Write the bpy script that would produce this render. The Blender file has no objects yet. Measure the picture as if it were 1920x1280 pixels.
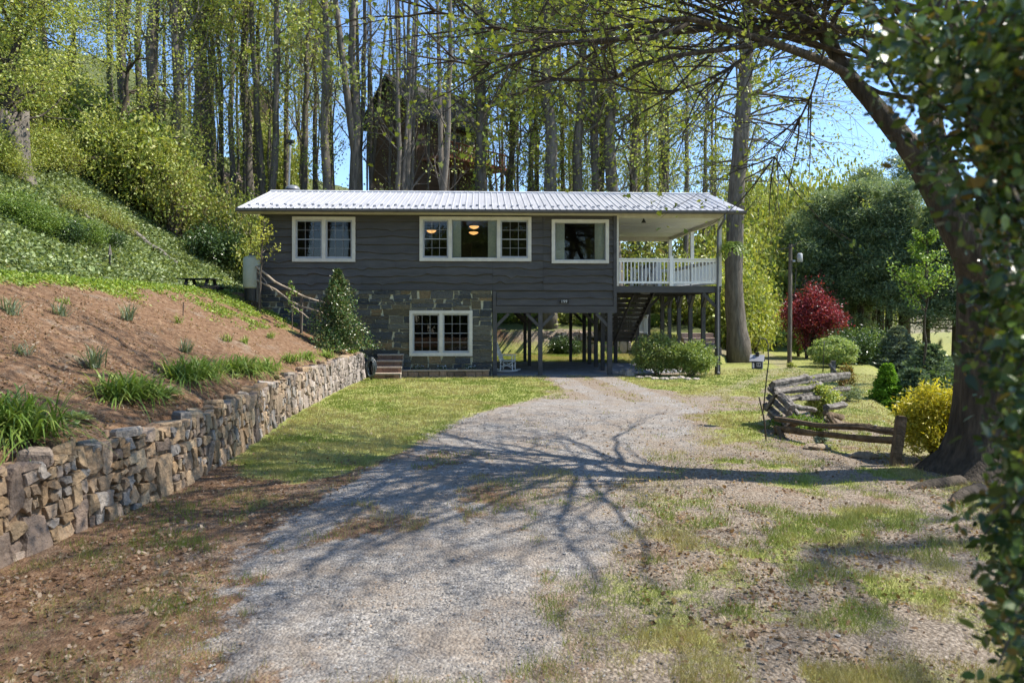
import bpy, math, random
import numpy as np
from mathutils import Vector, Matrix
SC = bpy.context.scene
R = np.random.default_rng
rad = math.radians
# ---------------- camera, sky, sun, exposure ----------------
F, CX, CY, H = 1400.0, 960.0, 583.0, 2.33
cam_d = bpy.data.cameras.new('camera'); cam = bpy.data.objects.new('camera', cam_d)
SC.collection.objects.link(cam); SC.camera = cam
cam.location = (0, 0, H); cam.rotation_euler = (rad(90), 0, 0)
cam_d.sensor_width = 36; cam_d.lens = F/1920*36; cam_d.shift_y = -(640-CY)/1920
cam_d.clip_start = 0.05; cam_d.clip_end = 2000
cam_d.dof.use_dof = True; cam_d.dof.focus_distance = 20; cam_d.dof.aperture_fstop = 2.8
SUN_EL, SUN_AZ = 52, 4          # azimuth from +x towards +y
sd = bpy.data.lights.new('sun', 'SUN'); sun = bpy.data.objects.new('sun', sd); SC.collection.objects.link(sun)
sd.energy = 4.7; sd.angle = rad(0.55); sd.color = (1, .94, .84)
dv = Vector((math.cos(rad(SUN_EL))*math.cos(rad(SUN_AZ)), math.cos(rad(SUN_EL))*math.sin(rad(SUN_AZ)), math.sin(rad(SUN_EL))))
sun.rotation_euler = dv.to_track_quat('Z', 'Y').to_euler()
w = bpy.data.worlds.new('World'); SC.world = w; w.use_nodes = True
nt = w.node_tree; sky = nt.nodes.new('ShaderNodeTexSky'); sky.sky_type = 'NISHITA'; sky.sun_disc = False
sky.sun_elevation = rad(SUN_EL); sky.sun_rotation = rad(90-SUN_AZ); sky.altitude = 900; sky.ozone_density = 5; sky.air_density = 1.0; sky.dust_density = 0
nt.links.new(sky.outputs[0], nt.nodes['Background'].inputs[0]); nt.nodes['Background'].inputs[1].default_value = .145
SC.view_settings.view_transform = 'Standard'; SC.view_settings.look = 'None'; SC.view_settings.gamma = 1; SC.view_settings.exposure = 1.0
SC.view_settings.use_curve_mapping = False
SC.cycles.max_bounces = 6; SC.cycles.diffuse_bounces = 4; SC.cycles.transparent_max_bounces = 12; SC.cycles.transmission_bounces = 4

# ---------------- materials ----------------
def M(name, c1, c2=None, scale=4, rough=.8, bump=0, bscale=None, attr=False, stretch=(1,1,1), metal=0, spec=.4, emit=None, detail=6, c3=None):
    m = bpy.data.materials.new(name); m.use_nodes = True; n = m.node_tree; L = n.links
    b = n.nodes['Principled BSDF']; b.inputs['Roughness'].default_value = rough; b.inputs['Metallic'].default_value = metal
    b.inputs['Specular IOR Level'].default_value = spec
    tc = n.nodes.new('ShaderNodeTexCoord'); mp = n.nodes.new('ShaderNodeMapping'); mp.inputs['Scale'].default_value = stretch
    L.new(tc.outputs['Object'], mp.inputs[0])
    nz = n.nodes.new('ShaderNodeTexNoise'); nz.inputs['Scale'].default_value = scale; nz.inputs['Detail'].default_value = detail; nz.inputs['Roughness'].default_value = .65
    L.new(mp.outputs[0], nz.inputs[0])
    rp = n.nodes.new('ShaderNodeValToRGB'); rp.color_ramp.elements[0].position = .32; rp.color_ramp.elements[1].position = .68
    rp.color_ramp.elements[0].color = (*c1, 1); rp.color_ramp.elements[1].color = (*(c2 or c1), 1)
    if c3: e = rp.color_ramp.elements.new(.5); e.color = (*c3, 1)
    L.new(nz.outputs[0], rp.inputs[0]); col = rp.outputs[0]
    if attr:
        at = n.nodes.new('ShaderNodeAttribute'); at.attribute_name = 'col'
        mx = n.nodes.new('ShaderNodeMix'); mx.data_type = 'RGBA'; mx.blend_type = 'MULTIPLY'; mx.inputs[0].default_value = 1
        L.new(col, mx.inputs[6]); L.new(at.outputs['Color'], mx.inputs[7]); col = mx.outputs[2]
    L.new(col, b.inputs['Base Color'])
    if bump:
        nb = n.nodes.new('ShaderNodeTexNoise'); nb.inputs['Scale'].default_value = bscale or scale*3; nb.inputs['Detail'].default_value = 5
        L.new(mp.outputs[0], nb.inputs[0]); bp = n.nodes.new('ShaderNodeBump'); bp.inputs['Strength'].default_value = bump; bp.inputs['Distance'].default_value = .03
        L.new(nb.outputs[0], bp.inputs['Height']); L.new(bp.outputs[0], b.inputs['Normal'])
    if emit: b.inputs['Emission Color'].default_value = (*emit[0], 1); b.inputs['Emission Strength'].default_value = emit[1]
    return m
def leafmat(name, rough=.45, trans=.35, spec=.4):
    m = bpy.data.materials.new(name); m.use_nodes = True; n = m.node_tree; L = n.links
    b = n.nodes['Principled BSDF']; b.inputs['Roughness'].default_value = rough; b.inputs['Specular IOR Level'].default_value = spec
    at = n.nodes.new('ShaderNodeAttribute'); at.attribute_name = 'col'; L.new(at.outputs['Color'], b.inputs['Base Color'])
    t = n.nodes.new('ShaderNodeBsdfTranslucent')
    mx = n.nodes.new('ShaderNodeMix'); mx.data_type = 'RGBA'; mx.blend_type = 'MULTIPLY'; mx.inputs[0].default_value = 1; mx.inputs[7].default_value = (1.25, 1.2, .6, 1)
    L.new(at.outputs['Color'], mx.inputs[6]); L.new(mx.outputs[2], t.inputs[0])
    ms = n.nodes.new('ShaderNodeMixShader'); ms.inputs[0].default_value = trans
    L.new(b.outputs[0], ms.inputs[1]); L.new(t.outputs[0], ms.inputs[2]); L.new(ms.outputs[0], n.nodes['Material Output'].inputs[0])
    return m
LEAF = leafmat('leaf'); HOLLY = leafmat('glossy_leaf', .3, .2, .5); NEEDLE = leafmat('needle', .6, .35, .2)
GRASSM = leafmat('grass_blade', .6, .35, .2)
BARK = M('bark', (.075,.063,.05), (.20,.175,.145), 3, .95, .9, 9, stretch=(3,3,.5), c3=(.125,.108,.088))
BARKD = M('dark_bark', (.035,.028,.02), (.12,.095,.07), 3.5, .95, 1, 10, stretch=(3,3,.6), c3=(.07,.055,.04))
TWIG = M('twig', (.07,.055,.04), (.16,.13,.10), 6, .9)
GREYWOOD = M('weathered_wood', (.045,.038,.032), (.30,.275,.25), 7, .95, .9, 18, stretch=(1.2,1.2,1.2), c3=(.14,.125,.11))
BROWNWOOD = M('old_rail_wood', (.05,.034,.02), (.2,.14,.085), 5, .95, .8, 16)
CHAR = M('charcoal_paint', (.055,.053,.052), (.088,.085,.083), 3, .75, .25, 30, stretch=(.4,1,2))
CHARD = M('charcoal_post', (.045,.042,.04), (.07,.067,.064), 3, .8, .2, 20)
WHITE = M('white_paint', (.78,.77,.74), (.86,.85,.83), 5, .5, .05)
CREAM = M('cream_trim', (.55,.51,.43), (.68,.64,.55), 4, .6, .05)
MUNT = M('muntin_grey', (.20,.20,.20), (.27,.27,.265), 5, .5)
SASH = M('grey_sash', (.34,.35,.36), (.42,.43,.44), 5, .5)
GUTTER = M('bronze_gutter', (.07,.062,.05), (.10,.09,.075), 4, .45)
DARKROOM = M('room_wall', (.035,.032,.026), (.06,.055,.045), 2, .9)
CONC = M('concrete', (.13,.13,.135), (.24,.235,.235), 2.5, .9, .3, 25)
IRON = M('black_iron', (.012,.012,.012), (.03,.03,.03), 9, .5)
BLACKP = M('black_plastic', (.012,.012,.014), (.03,.03,.034), 9, .35)
SOILM = M('planting_soil', (.03,.02,.014), (.08,.055,.035), 9, 1, .8, 30)

# ---------------- mesh builder ----------------
class MB:
    def __init__(s): s.V=[]; s.F=[]; s.Mi=[]; s.C=[]; s.n=0; s.hascol=False
    def add(s, v, f, m=0, c=None):
        v = np.asarray(v, float).reshape(-1, 3)
        s.V.append(v)
        groups = {}
        if isinstance(f, np.ndarray): groups[f.shape[1]] = f
        else:
            for q in f: groups.setdefault(len(q), []).append(q)
        for k, g in groups.items():
            g = np.asarray(g, int)+s.n; s.F.append(g); s.Mi.append(np.full(len(g), m))
        if c is None: c = np.ones((len(v), 3))
        else: s.hascol = True; c = np.broadcast_to(np.asarray(c, float), (len(v), 3))
        s.C.append(c); s.n += len(v)
    def box(s, lo, hi, m=0, c=None, T=None):
        x0,y0,z0 = lo; x1,y1,z1 = hi
        v = np.array([(x0,y0,z0),(x1,y0,z0),(x1,y1,z0),(x0,y1,z0),(x0,y0,z1),(x1,y0,z1),(x1,y1,z1),(x0,y1,z1)], float)
        if T is not None: v = T(v)
        s.add(v, np.array([(0,3,2,1),(4,5,6,7),(0,1,5,4),(1,2,6,5),(2,3,7,6),(3,0,4,7)]), m, c)
    def bar(s, a, b, w, d, m=0, c=None):   # square bar between two points
        a = np.array(a, float); b = np.array(b, float); t = b-a; t /= np.linalg.norm(t)
        up = np.array([0,0,1.]) if abs(t[2]) < .9 else np.array([0,1.,0])
        x = np.cross(t, up); x /= np.linalg.norm(x); y = np.cross(x, t)
        v = [p+x*w/2*i+y*d/2*j for p in (a, b) for i, j in ((-1,-1),(1,-1),(1,1),(-1,1))]
        s.add(v, np.array([(0,1,2,3),(7,6,5,4),(0,4,5,1),(1,5,6,2),(2,6,7,3),(3,7,4,0)]), m, c)
    def tube(s, P, r, k=6, m=0, c=None, cap=True, rough=0, rg=None):
        P = np.asarray(P, float); n = len(P); r = np.broadcast_to(np.asarray(r, float), (n,))
        t = np.gradient(P, axis=0); t /= np.linalg.norm(t, axis=1)[:,None]+1e-9
        up = np.array([0,0,1.]) if abs(t[0][2]) < .9 else np.array([1.,0,0])
        X = np.zeros((n,3)); x = np.cross(t[0], up); x /= np.linalg.norm(x)
        for i in range(n):
            x = x-t[i]*x.dot(t[i]); x /= np.linalg.norm(x)+1e-9; X[i] = x
        Y = np.cross(t, X); a = np.arange(k)*2*math.pi/k
        rr = r[:,None]*np.ones((n,k))
        if rough: rr = rr*(1+rough*(rg or R(1)).normal(size=(n,k)))
        v = P[:,None,:]+rr[:,:,None]*(np.cos(a)[None,:,None]*X[:,None,:]+np.sin(a)[None,:,None]*Y[:,None,:])
        i = np.arange(n-1)[:,None]*k; j = np.arange(k)[None,:]; j2 = (j+1)%k
        f = np.stack([i+j, i+j2, i+k+j2, i+k+j], -1).reshape(-1,4)
        s.add(v.reshape(-1,3), f, m, c)
        if cap and k > 3:
            s.n -= n*k; s.F.append(np.array([list(range(k))[::-1], list(range((n-1)*k, n*k))])+s.n); s.Mi.append(np.full(2, m)); s.n += n*k
    def build(s, name, mats, parent=None, smooth=False, loc=None):
        me = bpy.data.meshes.new(name)
        if not isinstance(mats, (list, tuple)): mats = [mats]
        for m in mats: me.materials.append(m)
        V = np.concatenate(s.V)
        if loc is not None: V = V-np.asarray(loc)
        me.vertices.add(len(V)); me.vertices.foreach_set('co', V.astype(np.float32).ravel())
        tot = np.concatenate([np.full(len(f), f.shape[1]) for f in s.F]); lp = np.concatenate([f.ravel() for f in s.F])
        me.loops.add(len(lp)); me.loops.foreach_set('vertex_index', lp.astype(np.int32))
        me.polygons.add(len(tot)); st = np.concatenate([[0], np.cumsum(tot)[:-1]])
        me.polygons.foreach_set('loop_start', st.astype(np.int32))
        me.polygons.foreach_set('material_index', np.concatenate(s.Mi).astype(np.int32))
        me.polygons.foreach_set('use_smooth', np.full(len(tot), smooth))
        me.update(calc_edges=True)
        if s.hascol:
            a = me.color_attributes.new('col', 'FLOAT_COLOR', 'POINT')
            C = np.concatenate(s.C); a.data.foreach_set('color', np.hstack([C, np.ones((len(C),1))]).astype(np.float32).ravel())
        o = bpy.data.objects.new(name, me); SC.collection.objects.link(o)
        if parent is not None: o.parent = parent
        if loc is not None: o.location = loc
        return o
def tag(o, label=None, cat=None, group=None, kind=None):
    if label: o['label'] = label
    if cat: o['category'] = cat
    if group: o['group'] = group
    if kind: o['kind'] = kind
    return o
def thing(name, label, cat, loc=(0,0,0), rz=0, group=None):
    o = bpy.data.objects.new(name, None); SC.collection.objects.link(o); o.location = loc; o.rotation_euler = (0,0,rz)
    o.empty_display_size = .2
    return tag(o, label, cat, group)
def dup(root, loc, rz=0, scale=(1,1,1), label=None, group=None):
    r = root.copy(); SC.collection.objects.link(r); r.location = loc; r.rotation_euler = (0,0,rz); r.scale = scale
    if label: r['label'] = label
    if group: r['group'] = group
    for ch in list(root.children):
        c = ch.copy(); SC.collection.objects.link(c); c.parent = r
    return r

# ---------------- noise & geometry helpers ----------------
def vnoise(x, y, seed=0):
    xi = np.floor(x).astype(np.int64); yi = np.floor(y).astype(np.int64); xf = x-xi; yf = y-yi
    def h(a, b):
        n = (a*374761393+b*668265263+seed*1442695041) & 0x7fffffff
        n = ((n ^ (n >> 13))*1274126177) & 0x7fffffff
        return ((n ^ (n >> 16)) & 0xffff)/65535.
    u = xf*xf*(3-2*xf); v = yf*yf*(3-2*yf)
    return (h(xi,yi)*(1-u)+h(xi+1,yi)*u)*(1-v)+(h(xi,yi+1)*(1-u)+h(xi+1,yi+1)*u)*v
def fbm(x, y, seed=0, o=4):
    t = 0; a = .5
    for i in range(o): t = t+a*vnoise(x*2**i, y*2**i, seed+i); a *= .5
    return t/(1-.5**o)
def polyline_dist(x, y, P):
    best = np.full(x.shape, 1e9); side = np.zeros(x.shape); par = np.zeros(x.shape)
    for i in range(len(P)-1):
        ax, ay = P[i][:2]; bx, by = P[i+1][:2]; dx, dy = bx-ax, by-ay; l2 = dx*dx+dy*dy
        t = np.clip(((x-ax)*dx+(y-ay)*dy)/l2, 0, 1); px = ax+t*dx; py = ay+t*dy
        d = np.hypot(x-px, y-py); s = np.sign(dx*(y-ay)-dy*(x-ax)); m = d < best-1e-9
        best = np.where(m, d, best); side = np.where(m, s, side); par = np.where(m, i+t, par)
    return best, side, par
def poly_sdf(x, y, P):   # negative inside
    P = list(P); d, _, _ = polyline_dist(x, y, P+[P[0]])
    ins = np.zeros(x.shape, bool); n = len(P)
    for i in range(n):
        ax, ay = P[i]; bx, by = P[(i+1)%n]
        c = ((ay > y) != (by > y)) & (x < (bx-ax)*(y-ay)/(by-ay+1e-12)+ax); ins ^= c
    return np.where(ins, -d, d)
def g0(px, py, z=0.): D = (H-z)*F/(py-CY); return ((px-CX)/F*D, D)   # a spot on level ground
WALL = [(-5.1,-4),(-4.95,2),(-4.75,5),(-4.69,6.84),(-4.38,9.8),(-4.5,12.2),(-4.9,15.8),(-5.15,21.5),(-5.15,25.9)]
def wallx(y): return np.interp(y, [p[1] for p in WALL], [p[0] for p in WALL])
TOE = [(-14.5,-20,3.,.4),(-13.6,5,3.,.5),(-13,14,3.,.6),(-12.5,22,3.,.66),(-12.2,30,3.,.66),(-9.5,37,2.2,.52),(-4,40.6,1.25,.36),(2,41,1.2,.25),(7,40.5,1.2,.16),(8.2,36,1.15,.12),(9,32.6,.35,.3),(11.5,37,.12,.25),(14,46,.0,.18),(22,62,0,.1),(60,90,0,.08)]
EDGE = [(11,-20),(10,3),(9.6,8),(8.4,11),(6.9,12.6),(7.3,15),(9.5,20),(12.3,25),(14.6,31),(17.5,36),(22,44),(40,60)]
TH = rad(2.3)
def toed(x, y):
    T2 = [(p[0],p[1]) for p in TOE]; dist, _, par = polyline_dist(x, y, T2)
    return dist, -np.sign(poly_sdf(x, y, T2+[(300,90),(300,400),(-400,400),(-400,-20)])), par
def gnd(x, y, micro=True):
    x = np.asarray(x, float); y = np.asarray(y, float)
    z = (fbm(x*.35, y*.35, 5)-.5)*.10*np.clip((24-y)/8, 0, 1)+.0*x
    wx = wallx(y); d = wx-.38-x
    u = x*math.cos(TH)+(y-27)*math.sin(TH); v = -x*math.sin(TH)+(y-27)*math.cos(TH)
    bank = .86+.45*d+.10*(fbm(x*.5,y*.5,9)-.5)*np.clip(d*2,0,1)
    bank = np.minimum(bank, 3.02+.06*(fbm(x,y,3)-.5))
    inb = (d > 0) & ((v < .05) | (u < -9.0)); z = np.where(inb, bank, z)
    dist, side, par = toed(x, y)
    z0 = np.interp(par, range(len(TOE)), [p[2] for p in TOE]); sl = np.interp(par, range(len(TOE)), [p[3] for p in TOE])
    hill = z0+sl*dist-.0022*sl*dist**2+(fbm(x*.22,y*.22,11)-.5)*.9*np.clip(dist/5,0,1)
    isH = (side > 0) & ~((v > -.2) & (v < 8) & (u > -9.0) & (u < 8))
    z = np.where(isH, hill, z)
    de, _, _ = polyline_dist(x, y, EDGE); se = poly_sdf(x, y, EDGE+[(300,60),(300,-20)])
    drop = np.where((se < 0) & ~isH, np.minimum(.58*np.maximum(de-.15,0), 1.6+.02*de), 0)
    z = z-drop
    return z
def gz(x, y): return float(gnd(np.array([x]), np.array([y]))[0])
def hit(px, py, d0=3, d1=120):
    D = np.linspace(d0, d1, 6000); x = (px-CX)/F*D; z = H+(CY-py)/F*D; g = gnd(x, D); i = np.argmax(z <= g)
    return np.array([x[i], D[i], g[i]])
def PT(px, py, D): return np.array([(px-CX)/F*D, D, H+(CY-py)/F*D])
# house frame: u along the front, v into the depth
HO = np.array([0., 27., 0.])
def HW(v):
    v = np.asarray(v, float); c, s = math.cos(TH), math.sin(TH)
    o = np.empty_like(v); o[...,0] = HO[0]+v[...,0]*c-v[...,1]*s; o[...,1] = HO[1]+v[...,0]*s+v[...,1]*c; o[...,2] = v[...,2]; return o
def UU(px, v=0):
    k = (px-CX)/F; c, s = math.cos(TH), math.sin(TH)
    return (k*(27+v*c)+v*s)/(c-k*s)
def ZZ(px, py, v=0): u = UU(px, v); y = 27+u*math.sin(TH)+v*math.cos(TH); return H+(CY-py)/F*y

# ---------------- leaf scatter ----------------
def leaves(mb, P, L, asp=.5, bias=.6, cols=None, rg=None, m=0, shape='quad', dirs=None):
    N = len(P); rg = rg or R(0); L = np.broadcast_to(np.asarray(L, float), (N,))*rg.uniform(.7, 1.25, N)
    n = rg.normal(size=(N,3)); n[:,2] += bias; n /= np.linalg.norm(n, axis=1)[:,None]
    t = rg.normal(size=(N,3)) if dirs is None else dirs+rg.normal(size=(N,3))*.3
    t -= n*(t*n).sum(1)[:,None]; t /= np.linalg.norm(t, axis=1)[:,None]+1e-9; b = np.cross(n, t)
    l = L[:,None]; wd = l*asp
    if shape == 'quad':
        V = np.stack([P, P+t*l*.45+b*wd*.5+n*wd*.12, P+t*l, P+t*l*.45-b*wd*.5+n*wd*.12], 1)
    elif shape == 'oval':
        V = np.stack([P, P+t*l*.25+b*wd*.42+n*wd*.1, P+t*l*.65+b*wd*.42+n*wd*.1, P+t*l, P+t*l*.65-b*wd*.42+n*wd*.1, P+t*l*.25-b*wd*.42+n*wd*.1], 1)
    elif shape == 'tri':
        V = np.stack([P-b*wd*.5, P+b*wd*.5, P+t*l], 1)
    else:  # lobed maple leaf
        pts = [(0,0),(.12,.42),(.38,.28),(.5,.55),(.62,.22),(1,0),(.62,-.22),(.5,-.55),(.38,-.28),(.12,-.42)]
        V = np.stack([P+t*l*a+b*l*c*1.0+n*l*abs(c)*.2 for a, c in pts], 1)
    k = V.shape[1]; f = np.arange(N*k).reshape(N, k)
    if cols is not None:
        cols = np.asarray(cols, float)
        if cols.ndim == 2 and len(cols) != N:
            cols = cols[rg.integers(0, len(cols), N)]
        cols = cols*rg.uniform(.75, 1.25, N)[:,None]; cols = np.repeat(np.clip(cols,0,1), k, axis=0)
    mb.add(V.reshape(-1,3), f, m, cols)
YG = np.array([(.37,.42,.085),(.30,.37,.075),(.45,.47,.13),(.24,.31,.07),(.36,.37,.11)])
MG = np.array([(.10,.17,.03),(.14,.21,.035),(.075,.13,.03),(.17,.23,.05)])
DG = np.array([(.038,.07,.02),(.05,.09,.028),(.028,.055,.018),(.07,.11,.03)])
IVY = np.array([(.18,.24,.09),(.24,.30,.13),(.14,.19,.07),(.32,.38,.18),(.09,.13,.045)])
PINEC = np.array([(.16,.23,.13),(.23,.30,.17),(.11,.17,.09),(.31,.37,.22)])
def blobpts(rg, c, r, n, clumps=60, csz=.16, shell=.55, flat_bottom=-.6):
    c = np.array(c, float); r = np.array(r, float)
    q = rg.normal(size=(clumps,3)); q /= np.linalg.norm(q,axis=1)[:,None]; q[:,2] = np.maximum(q[:,2], flat_bottom)
    q *= rg.uniform(shell, 1.0, clumps)[:,None]
    i = rg.integers(0, clumps, n); p = q[i]+rg.normal(size=(n,3))*csz
    return c+p*r, c+q*r
# ---------------- ground ----------------
def build_ground():
    xs = np.concatenate([np.arange(-90,-26,2.),np.arange(-26,-14,.4),np.arange(-14,13,.1),np.arange(13,26,.35),np.arange(26,120,2.)])
    ys = np.concatenate([np.arange(-30,2,1.),np.arange(2,30,.1),np.arange(30,48,.25),np.arange(48,90,.8),np.arange(90,200,4.)])
    X, Y = np.meshgrid(xs, ys); Z = gnd(X, Y)
    Z = Z+(fbm(X*3,Y*3,21)-.5)*.035+np.where((X < wallx(Y)-.5)&(Y < 26.6), (fbm(X*2.2,Y*2.2,23)-.5)*.16+(fbm(X*7,Y*7,24)-.5)*.07, 0)
    far = np.hypot(X, Y)
    V = np.stack([X,Y,Z],-1).reshape(-1,3); nx = len(xs); ny = len(ys)
    i = np.arange(ny-1)[:,None]*nx; j = np.arange(nx-1)[None,:]; f = np.stack([i+j,i+j+1,i+nx+j+1,i+nx+j],-1).reshape(-1,4)
    g, l, s, iv = masks(X.ravel(), Y.ravel())
    mb = MB(); mb.add(V, f, 0, np.stack([g, l, iv], 1))
    o = mb.build('ground', GROUNDM, smooth=True); tag(o, kind='structure')
    return o
def sm(x, a, b): t = np.clip((x-a)/(b-a), 0, 1); return t*t*(3-2*t)
def P0(pts): return [g0(*p) for p in pts]
DRIVE = P0([(60,1340),(150,1280),(420,1060),(560,955),(700,880),(830,800),(930,765),(1010,745),(1280,757),(1300,800),(1340,850),(1260,905),(1230,960),(1150,1020),(1130,1100),(1180,1280),(1200,1340)])
LAWN1 = P0([(640,706),(1020,705),(1050,738),(960,762),(870,792),(780,840),(640,880),(560,905),(440,890),(420,830),(540,760)])
LAWN2 = P0([(1150,706),(1345,700),(1400,690),(1400,662),(1500,664),(1600,685),(1560,722),(1450,724),(1440,745),(1310,742),(1160,722)])
LAWN3 = P0([(1330,770),(1440,770),(1440,830),(1340,835)])
LAWN4 = P0([(1100,1070),(1250,1060),(1400,1080),(1420,1150),(1500,1250),(1480,1330),(1130,1330)])
TRACKS = [[g0(1045,706),g0(1085,728),g0(1150,752),g0(1200,775)],[g0(1128,705),g0(1170,722),g0(1230,745),g0(1290,770)],
          [g0(1290,765),g0(1330,742),g0(1420,712),g0(1450,697),g0(1480,686),g0(1440,664),g0(1400,655)],[g0(1440,735),g0(1500,700),g0(1440,672)]]
def masks(x, y):
    n1 = fbm(x*1.1,y*1.1,31)-.5; n2 = fbm(x*3.7,y*3.7,37)-.5; w = n1*1.1+n2*.5
    g = sm(-poly_sdf(x,y,DRIVE)+w*.7, -.3, .35)
    worn = sm(fbm(x*.75+9,y*.5,47)+.35*(fbm(x*4,y*4,48)-.5), .47, .66)*np.clip((16-y)/5,0,1); g = g*(1-.72*worn)
    ruts = sm(np.sin(x*3.3+.35*y+2*fbm(x*.4,y*.4,49)), .3, .9)*sm(y, 8, 14); g = g*(1-.25*ruts)
    for t in TRACKS:
        d, _, _ = polyline_dist(x, y, t); g = np.maximum(g, (.8 if t is TRACKS[0] or t is TRACKS[1] else .42)*sm(.40-d+w*.35, -.15, .2))
    l = np.zeros_like(x)
    for P, k in ((LAWN1,1.),(LAWN2,.8),(LAWN3,.8)): l = np.maximum(l, k*sm(-poly_sdf(x,y,P)+w*.9, -.25, .4))
    l = np.maximum(l, .72*sm(-poly_sdf(x,y,LAWN4)+w*1.8-.15, -.2, .5)*(.35+.65*sm(fbm(x*3,y*3,44),.38,.6)))
    patch = sm(fbm(x*1.3+3,y*1.3,41)+.35*(fbm(x*5,y*5,43)-.5), .50, .72); near = (y < 16)&(x > -4.6)
    l = np.where(near, np.maximum(l, .75*patch*np.where(x<-1,.35,1)*(1-.75*sm(-poly_sdf(x,y,DRIVE),0,.5))), l)
    l = np.where((y > 33.8)&(y < 41)&(x > -8)&(x < 9), .95, l)
    l = np.where((y > 31)&(x > 7.5)&(y < 60)&(x<16), np.maximum(l,.8), l)
    l = np.maximum(l, .34*worn*(x > -4)*(g > .05)); l = l*(1-.9*g)
    wx = wallx(y); d = wx-.38-x
    crest = sm(d+w*1.2, 4.0, 4.9)*(d > 0)*(y < 26.8); crest2 = .55*sm(y+w*3, 20, 24)*(d > 1.5)*(y < 27)
    l = np.where(d > 0, np.maximum(crest, crest2*sm(fbm(x*2,y*2,5),.45,.6)), l)
    dist, side, par = toed(x, y)
    iv = (side > 0)*sm(dist+w, -.2, .6)*1.0; iv = iv*np.where(par < 5, 1, np.where(par < 9.5, .8, .45))
    l = np.where((side > 0)&(par > 9), .7, l); l = np.where((x > 7)&(y > 12)&(side<=0)&(g<.3), np.maximum(l,.62), l)
    l = np.where((d < -.2)&(side <= 0)&(y < 27), np.maximum(l, .46*sm(fbm(x*2.3,y*2.3,45),.38,.64)*(1-.85*g)*np.where(x<0,.7,1)), l)
    l = l*(1-iv)
    return g, l, 0, iv
def ground_material():
    m = bpy.data.materials.new('ground_cover'); m.use_nodes = True; n = m.node_tree; L = n.links; b = n.nodes['Principled BSDF']
    b.inputs['Roughness'].default_value = .95; b.inputs['Specular IOR Level'].default_value = .15
    tc = n.nodes.new('ShaderNodeTexCoord')
    at = n.nodes.new('ShaderNodeAttribute'); at.attribute_name = 'col'; sp = n.nodes.new('ShaderNodeSeparateColor'); L.new(at.outputs['Color'], sp.inputs[0])
    def noise(s, det=6, rough=.6):
        q = n.nodes.new('ShaderNodeTexNoise'); q.inputs['Scale'].default_value = s; q.inputs['Detail'].default_value = det; q.inputs['Roughness'].default_value = rough
        L.new(tc.outputs['Object'], q.inputs[0]); return q.outputs[0]
    def ramp(src, stops):
        q = n.nodes.new('ShaderNodeValToRGB'); e = q.color_ramp.elements
        while len(e) < len(stops): e.new(.5)
        for k, (p, c) in enumerate(stops): e[k].position = p; e[k].color = (*c, 1)
        L.new(src, q.inputs[0]); return q.outputs[0]
    def mix(f, a, c, mode='MIX'):
        q = n.nodes.new('ShaderNodeMix'); q.data_type = 'RGBA'; q.blend_type = mode
        if hasattr(f, 'node'): L.new(f, q.inputs[0])
        else: q.inputs[0].default_value = f
        for i, z in ((6, a), (7, c)):
            if hasattr(z, 'node'): L.new(z, q.inputs[i])
            else: q.inputs[i].default_value = (*z, 1)
        return q.outputs[2]
    def math_(op, a, c, clamp=False):
        q = n.nodes.new('ShaderNodeMath'); q.operation = op; q.use_clamp = clamp
        for i, z in ((0, a), (1, c)):
            if hasattr(z, 'node'): L.new(z, q.inputs[i])
            else: q.inputs[i].default_value = z
        return q.outputs[0]
    vor = n.nodes.new('ShaderNodeTexVoronoi'); vor.inputs['Scale'].default_value = 38; vor.inputs['Randomness'].default_value = 1; L.new(tc.outputs['Object'], vor.inputs[0])
    vs = n.nodes.new('ShaderNodeSeparateColor'); L.new(vor.outputs['Color'], vs.inputs[0])
    gravel = ramp(vs.outputs[0], [(0,(.12,.118,.12)),(.5,(.28,.26,.235)),(.85,(.37,.345,.315)),(1,(.44,.42,.40))])
    gravel = mix(ramp(noise(1.3,4), [(.42,(.12,.12,.12)),(.62,(.85,.85,.85))]), gravel, ramp(noise(30), [(.35,(.17,.135,.105)),(.65,(.33,.28,.23))]))
    soil = ramp(noise(9,8,.7), [(.3,(.075,.042,.024)),(.5,(.17,.10,.058)),(.7,(.28,.19,.12))])
    litter = ramp(noise(26,6,.75), [(.34,(.085,.065,.046)),(.5,(.235,.19,.145)),(.66,(.42,.36,.295))])
    sx = n.nodes.new('ShaderNodeSeparateXYZ'); L.new(tc.outputs['Object'], sx.inputs[0]); mx_ = n.nodes.new('ShaderNodeMapRange'); mx_.inputs[1].default_value = -3.5; mx_.inputs[2].default_value = 1.5; mx_.inputs[3].default_value = -.11; mx_.inputs[4].default_value = .16; L.new(sx.outputs[0], mx_.inputs[0])
    soil = mix(ramp(math_('ADD', noise(.9,7,.7), mx_.outputs[0]), [(.44,(0,0,0)),(.62,(1,1,1))]), soil, litter)
    grass = ramp(noise(7,6,.7), [(.3,(.13,.16,.035)),(.5,(.25,.27,.075)),(.7,(.40,.36,.17))])
    ivy = ramp(noise(5,6,.7), [(.3,(.06,.075,.025)),(.55,(.11,.13,.045)),(.75,(.2,.16,.09))])
    nn = math_('SUBTRACT', noise(14,5,.7), .5)
    def mk(ch):
        a = math_('ADD', ch, math_('MULTIPLY', nn, 1.3)); mr = n.nodes.new('ShaderNodeMapRange'); mr.inputs[1].default_value = .35; mr.inputs[2].default_value = .65
        L.new(a, mr.inputs[0]); return mr.outputs[0]
    c = mix(mk(sp.outputs[0]), soil, gravel); c = mix(mk(sp.outputs[1]), c, grass); c = mix(mk(sp.outputs[2]), c, ivy)
    L.new(c, b.inputs['Base Color'])
    bp = n.nodes.new('ShaderNodeBump'); bp.inputs['Strength'].default_value = .8; bp.inputs['Distance'].default_value = .02
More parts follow.
